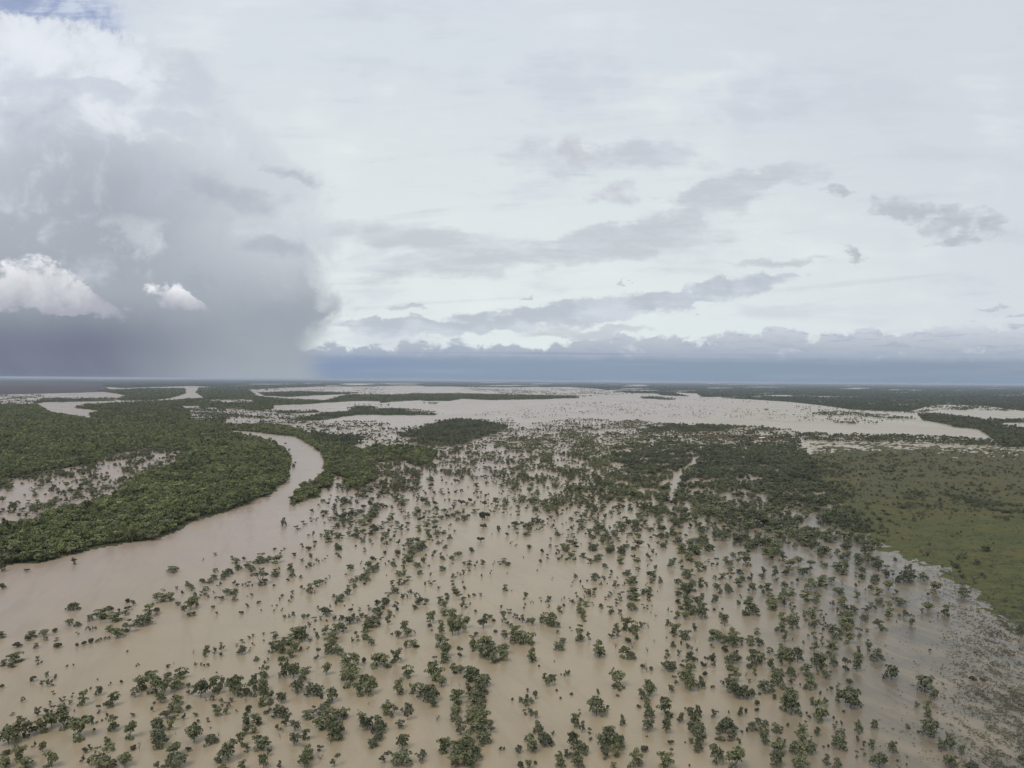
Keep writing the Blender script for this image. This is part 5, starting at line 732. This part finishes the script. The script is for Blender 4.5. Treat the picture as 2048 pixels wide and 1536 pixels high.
for i in sorted(alone):
    x, y, w, h, kd, X, Y, Z, W_, H_ = plants[i]
    v = rs.randint(NV); rot = rs.uniform(0, 6.28)
    if kd in 'gsd':
        o = bpy.data.objects.new(NAME[kd], None); COL.objects.link(o)
        cr = bpy.data.objects.new('crown', CROWN[kd, v]); tk = bpy.data.objects.new('trunk', TRUNK[kd, v])
        for q in (cr, tk): COL.objects.link(q); q.parent = o
        o['group'] = GROUP[kd]
        o['category'] = 'tree'
    elif kd == 'b':
        o = bpy.data.objects.new('drowned_bush', WHOLE['b', v]); COL.objects.link(o); o['group'] = 'low bushes in the flood'; o['category'] = 'bush'
    else:
        o = bpy.data.objects.new('dead_tree', DEAD[v % 4]); COL.objects.link(o); o['group'] = 'dead trees in the flood'; o['category'] = 'dead tree'
    o.empty_display_size = 1
    o.location = (X, Y, Z); o.rotation_euler = (0, 0, rot); o.scale = (W_, W_, H_)
    o['label'] = LABEL[i]
rest = [i for i in range(len(plants)) if i not in alone]
A = np.array([[plants[i][5], plants[i][6], plants[i][7], plants[i][8], plants[i][9]] for i in rest])
kd = [plants[i][4] for i in rest]
scatter('flooded_trees', 'smaller trees and bushes standing all over the brown flood water', A[:, 0], A[:, 1], A[:, 2],
        [FIRST[k]+rs.randint(NV) for k in kd], A[:, 3], A[:, 4], 1)

# ------------------------------------------------------------------ woods and thin stands farther out
def stand(regions, y0, y1, seed, x0=-260, x1=2320, spacing=6.6, size=7.4, clear=None, offs=0.0):
    """jittered rows of trees on the ground; every cell asks the regions how full they are"""
    rs = np.random.RandomState(seed); out = []
    Y = ALT*FOC/(y1-HOR); Yend = ALT*FOC/(y0-HOR)
    while Y < Yend:
        mpp = Y/FOC
        dxm = max(spacing, 2.5*mpp); dym = max(spacing, 0.55*Y*Y/(ALT*FOC)*1.0)
        n = int((x1-x0)*mpp/dxm)
        X = (x0-1024)*mpp + (np.arange(n)+rs.uniform(0, 1, n))*dxm; yy_ = Y + rs.uniform(-0.5, 0.5, n)*dym
        out.append(np.stack([X, yy_, np.full(n, max(1.0, dxm/spacing))], -1)); Y += dym
    G = np.concatenate(out); X, Yv, big = G.T
    px, py = to_photo(X, Yv)
    lod = FOC/Yv
    qx = px + (fbm(X/40, Yv/40, 3)-0.5)*20*lod; qy = py + (fbm(X/40+50, Yv/40, 3)-0.5)*5*np.clip(lod, 0, 1.5)
    cov = np.zeros(len(X)); kin = np.full(len(X), 'd')
    kk = rs.randint(0, 4, len(X))
    for poly, c, kinds, *_ in regions:
        m = inside(qx, qy, poly); cov[m] = c
        kin[m] = np.array(list((kinds*4)[:4]))[kk[m]] if len(kinds) != 3 else np.array(list(kinds))[kk[m] % 3]
    cl = fbm(X/28+7, Yv/28, 3); cl2 = fbm(px/30, py/2.5, 3)
    t = np.where(Yv > 2500, cl2, cl)
    p = np.where(cov > 0.9, cov, np.clip(cov*(1+ (t-0.5)*6.0), 0, 1))
    ok = rs.uniform(0, 1, len(X)) < p
    X, Yv, big, px, py, kin, cov = (a[ok] for a in (X, Yv, big, px, py, kin, cov))
    z = np.maximum(ground_at(px, py, X, Yv), 0)
    s = size*big**0.9*np.exp(rs.normal(size=len(X))*0.29)
    dense = cov > 0.9
    s = np.where(kin == 's', s*0.66, s)
    s = np.where(dense, s*1.25*np.exp(rs.normal(size=len(X))*0.16), s*np.exp(rs.normal(size=len(X))*0.22)*1.02)
    hgt = np.where(dense, 7.8, 7.0)*np.exp(rs.normal(size=len(X))*np.where(dense, 0.28, 0.18))*np.clip(s/8.0, 0.5, 1.15)
    far = Yv > 1900
    kin2 = np.where((kin == 'h'), 'b', kin)
    fi = np.array([FIRST[k+'F' if (fr and k != 'b') else k] for k, fr in zip(kin2, far)])
    idx = fi + np.where(far & (kin2 != 'b'), rs.randint(0, 3, len(X)), rs.randint(0, NV, len(X)))
    s = np.where(kin == 'h', s*0.60, s); hgt = np.where(kin == 'h', hgt*0.75, hgt)
    return X, Yv, z, idx, s, hgt, px, py
WOOD = pts('1230 893 1330 886 1480 888 1610 900 1635 940 1650 985 1700 1015 1740 1065 1700 1080 1540 1030 1290 950')
# outline where every plant was traced by hand: nothing is sown there
TRACED = pts("-200 1140 250 1098 400 1096 500 1050 640 1060 700 1098 900 1096 1760 1098 2300 1300 2300 1600 -300 1600")
reg_a = [r for r in REG]
X, Y, Z, I, s_, h_, px, py = stand(reg_a, 771.5, 1250, 11)
_k = ~inside(px, py, RIVER)
X, Y, Z, I, s_, h_, px, py = (a[_k] for a in (X, Y, Z, I, s_, h_, px, py))
m = ~inside(px, py, TRACED) | inside(px, py, BEND) | inside(px, py, BANK)
m &= ~(inside(px, py, GRASS) & (px > 1600) & ~inside(px, py, WOOD))
wood = inside(px, py, BEND) & m
for nm_, lb, sel, sd in (('river_forest', 'unbroken dark green forest filling the inside of the river bend', wood, 2),
                         ('flooded_woodland', 'woods and thin stands of trees rising from the distant flood', m & ~wood, 3)):
    scatter(nm_, lb, X[sel], Y[sel], Z[sel], I[sel], s_[sel], h_[sel], sd)
print('woods', m.sum())
# far woodland on the dry plain
X, Y, Z, I, s_, h_, px, py = stand([(FAR, 0.92, 'd', 1)], 766.5, 845, 12, spacing=9.0, size=10.0)
m = (ground_at(px, py, X, Y) > 0.3) & inside(px, py, FAR)
for poly, c, kinds, land in REG: m &= ~inside(px, py, poly) if land and c > 0.8 else True
m &= ~inside(px, py, RED)
scatter('plain_woodland', 'low dark scrub woodland covering the dry plain to the horizon', X[m], Y[m], Z[m], I[m], s_[m], h_[m]*0.8, 4)
print('plain', m.sum())
# bushes on the grass
X, Y, Z, I, s_, h_, px, py = stand(SCRUB, 893, 1300, 13, x0=1560, x1=2500, spacing=6.0, size=5.0)
m = inside(px, py, GRASS)
scatter('grassland_bushes', 'dark bushes dotted over the olive green grassland', X[m], Y[m], Z[m]-0.2, I[m], s_[m], h_[m]*0.62, 5)
print('bushes', m.sum())
# reeds and grass tips breaking the surface of the shallows
tuft = []
rs2 = np.random.RandomState(77)
for v in range(3):
    n = 16; a = rs2.uniform(0, 6.28, n); r = rs2.uniform(0, .5, n); cx = np.cos(a)*r; cy = np.sin(a)*r
    lean = rs2.normal(size=(n, 2))*0.22; wd = 0.07
    d = rs2.uniform(0, 6.28, n); ux = np.cos(d)*wd; uy = np.sin(d)*wd; hh = rs2.uniform(0.5, 1, n)
    co = np.stack([np.stack([cx-ux, cy-uy, cx*0-.1], -1), np.stack([cx+ux, cy+uy, cx*0-.1], -1),
                   np.stack([cx+lean[:, 0]+ux*.3, cy+lean[:, 1]+uy*.3, hh], -1), np.stack([cx+lean[:, 0]-ux*.3, cy+lean[:, 1]-uy*.3, hh], -1)], 1).reshape(-1, 3)
    w = mesh_obj('%02d_reed' % len(order), co, np.arange(n*4).reshape(-1, 4), [LEAF['reed']], link=False); set_tone(w.data, rs2.uniform(0, 1, n*4))
    src.objects.link(w); order.append(('reed', v)); FIRST.setdefault('reed', len(order)-1)
rs3 = np.random.RandomState(91)
n = 520000
px = rs3.uniform(1480, 2450, n); py = 1085 + 560*rs3.uniform(0, 1, n)
X, Y = to_world(px, py)
d = dist(px, py, GRASS, 1.0); ins = inside(px, py, GRASS)
zone = pts("1690 1075 1800 1150 1850 1230 1840 1330 1860 1420 1950 1660 2500 1660 2500 1100 1700 1030")
dz_ = dist(px, py, zone, 1.0); inz = inside(px, py, zone)
pr = np.where(inz, np.clip(dz_/110, 0.05, 1), np.clip(0.10-dz_/1500, 0, 1))
cl = fbm(X/4, Y/9, 4)
pr = 0.6*pr*np.clip((cl-0.30)*2.0, 0, 1)*(0.30+0.7*np.clip((px-1700)/350, 0, 1)) * np.where(d < 60, 1.5, 1)
m = (rs3.uniform(0, 1, n) < pr) & ~(ins & (d > 12))
X, Y = X[m], Y[m]; k = len(X)
sc = np.exp(rs3.normal(size=k)*0.45)*0.72
scatter('reeds', 'grey reeds and grass tips breaking the surface of the shallows', X, Y, np.zeros(k), FIRST['reed']+rs3.randint(0, 3, k), sc, sc*0.40, 6)
print('reeds', k)
# tall grass clumps on the paddock itself
n = 85000
px = rs3.uniform(1560, 2400, n); py = 893 + 400*rs3.uniform(0, 1, n)**0.6
m = inside(px, py, GRASS); px, py = px[m], py[m]; X, Y = to_world(px, py)
cl = fbm(X/12, Y/8, 4); m = rs3.uniform(0, 1, len(X)) < np.clip((cl-0.45)*4, 0, 1)
X, Y, px, py = X[m], Y[m], px[m], py[m]; k = len(X); sc = np.exp(rs3.normal(size=k)*0.4)*1.3
scatter('grass_tussocks', 'rough tussocks over the olive green grassland', X, Y, np.maximum(ground_at(px, py, X, Y), 0)-0.05, FIRST['reed']+rs3.randint(0, 3, k), sc, sc*0.4, 7)

# ------------------------------------------------------------------ the drowned homestead and the hut on the clay rise
def plain(name, c, r=0.7):
    m, nt, bs = new_mat(name)
    q = mixc(sstep(noise(wpos(nt), 1.3, 4), 0.35, 0.7)*0.3, c, tuple(v*0.7 for v in c[:3])+(1,))
    nt.links.new(q, bs.inputs['Base Color']); bs.inputs['Roughness'].default_value = r; return m
M_DARK = plain('weathered dark iron', (0.05, 0.045, 0.045, 1)); M_WHITE = plain('white roofing', (0.78, 0.78, 0.76, 1)); M_WALL = plain('pale wall boards', (0.45, 0.43, 0.38, 1)); M_GREY = plain('grey roofing', (0.42, 0.43, 0.42, 1))
def prism(L, D, h0, h1, over=0.0):
    """gabled solid: footprint L by D, eaves h0, ridge h1"""
    a, b = L/2+over, D/2+over
    co = [(-a, -b, 0), (a, -b, 0), (a, b, 0), (-a, b, 0), (-a, -b, h0), (a, -b, h0), (a, b, h0), (-a, b, h0), (-a, 0, h1), (a, 0, h1)]
    return co
def house(name, cat, label, px, py, L, D, h, rh, rot, mw, mr, group=None):
    X, Y = to_world(px, py); X = float(X); Y = float(Y)
    o = bpy.data.objects.new(name, None); COL.objects.link(o); o.location = (X, Y, 0); o.rotation_euler = (0, 0, rot)
    o['label'] = label; o['category'] = cat
    if group: o['group'] = group
    a, b = L/2, D/2
    me = bpy.data.meshes.new('wall')
    me.from_pydata([(-a, -b, -.5), (a, -b, -.5), (a, b, -.5), (-a, b, -.5), (-a, -b, h), (a, -b, h), (a, b, h), (-a, b, h), (-a, 0, h+rh*.96), (a, 0, h+rh*.96)], [],
                   [(0, 1, 5, 4), (2, 3, 7, 6), (1, 2, 6, 9, 5), (3, 0, 4, 8, 7)])
    me.materials.append(mw); w = bpy.data.objects.new('wall', me); COL.objects.link(w); w.parent = o
    e = 0.7; t = 0.15; zl = h - e*rh/b
    me = bpy.data.meshes.new('roof')
    A, B = a+e, b+e
    co = [(-A, -B, zl), (A, -B, zl), (A, 0, h+rh), (-A, 0, h+rh), (A, B, zl), (-A, B, zl)]
    co += [(x, y, z+t) for x, y, z in co]
    me.from_pydata(co, [], [(0, 1, 2, 3), (3, 2, 4, 5), (6, 9, 8, 7), (9, 11, 10, 8), (0, 6, 7, 1), (5, 4, 10, 11), (0, 3, 9, 6), (3, 5, 11, 9), (1, 7, 8, 2), (2, 8, 10, 4)])
    me.materials.append(mr); r = bpy.data.objects.new('roof', me); COL.objects.link(r); r.parent = o
    # door and window openings on the long side facing the river
    for k, x in enumerate(np.linspace(-a*0.7, a*0.7, 3)):
        q = bpy.data.meshes.new('door' if k == 1 else 'window'); zz = (0.0, 2.1) if k == 1 else (1.0, 1.9)
        y0 = -b-0.03
        q.from_pydata([(x-.6, y0, zz[0]), (x+.6, y0, zz[0]), (x+.6, y0, zz[1]), (x-.6, y0, zz[1])], [], [(0, 1, 2, 3)])
        q.materials.append(M_DARK if mw is not M_DARK else M_GREY); d = bpy.data.objects.new(q.name, q); COL.objects.link(d); d.parent = o
    return o
house('shed', 'shed', 'long dark shed standing in water behind the homestead trees, upper of two', 693, 873.5, 44, 15, 7.0, 2.4, 0.02, M_DARK, M_DARK, 'long dark sheds')
house('shed', 'shed', 'long dark shed with open side, lower and nearer the white roof', 714, 876.5, 44, 14, 6.0, 2.0, -0.10, M_DARK, M_DARK, 'long dark sheds')
house('farm_shelter', 'shelter', 'tiny low dark shelter alone in water right of the sheds', 741, 875, 12, 8, 2.2, 0.8, 0, M_DARK, M_GREY)
house('farmhouse', 'house', 'farmhouse with long white roof beneath the dark sheds', 719, 885.5, 26, 12, 4.5, 2.4, 0.03, M_WALL, M_WHITE)
house('farm_building', 'house', 'small white roofed building left end of the homestead trees', 656, 884.5, 22, 12, 5.5, 2.2, 0.15, M_WALL, M_WHITE)
house('cottage', 'house', 'pale grey cottage on the river side of the homestead', 683, 890, 20, 10, 4.0, 1.8, -0.1, M_WALL, M_GREY)
house('boat_shed', 'shed', 'little pale square building at the tip of the bank wood', 713, 901, 10, 9, 5.0, 1.6, 0.2, M_WALL, M_WHITE)
house('hut', 'hut', 'lone white roofed hut on the red clay rise', 1523.5, 877.8, 16, 9, 4.0, 1.4, 0.0, M_WALL, M_WHITE)
house('river_camp', 'hut', 'solitary pale roof inside the river forest', 223, 872, 24, 14, 8.5, 1.8, 0.3, M_WALL, M_WHITE)

# ------------------------------------------------------------------ air
m = bpy.data.materials.new('thin moist air'); m.use_nodes = True; nt = m.node_tree; nt.nodes.clear()
ou = nt.nodes.new('ShaderNodeOutputMaterial'); vo = nt.nodes.new('ShaderNodeVolumePrincipled')
vo.inputs['Color'].default_value = (0.78, 0.86, 1.0, 1); vo.inputs['Density'].default_value = HAZE
vo.inputs['Anisotropy'].default_value = 0.0
nt.links.new(vo.outputs[0], ou.inputs['Volume'])
R, z0, z1 = 210000.0, -6.0, ALT+12.0
co = [(-R, -5000, z0), (R, -5000, z0), (R, R, z0), (-R, R, z0), (-R, -5000, z1), (R, -5000, z1), (R, R, z1), (-R, R, z1)]
me = bpy.data.meshes.new('haze'); me.from_pydata(co, [], [(3, 2, 1, 0), (4, 5, 6, 7), (0, 1, 5, 4), (1, 2, 6, 5), (2, 3, 7, 6), (3, 0, 4, 7)])
me.materials.append(m); hz = bpy.data.objects.new('haze', me); COL.objects.link(hz); hz['kind'] = 'stuff'; hz['label'] = 'thin blue grey air over the plain'
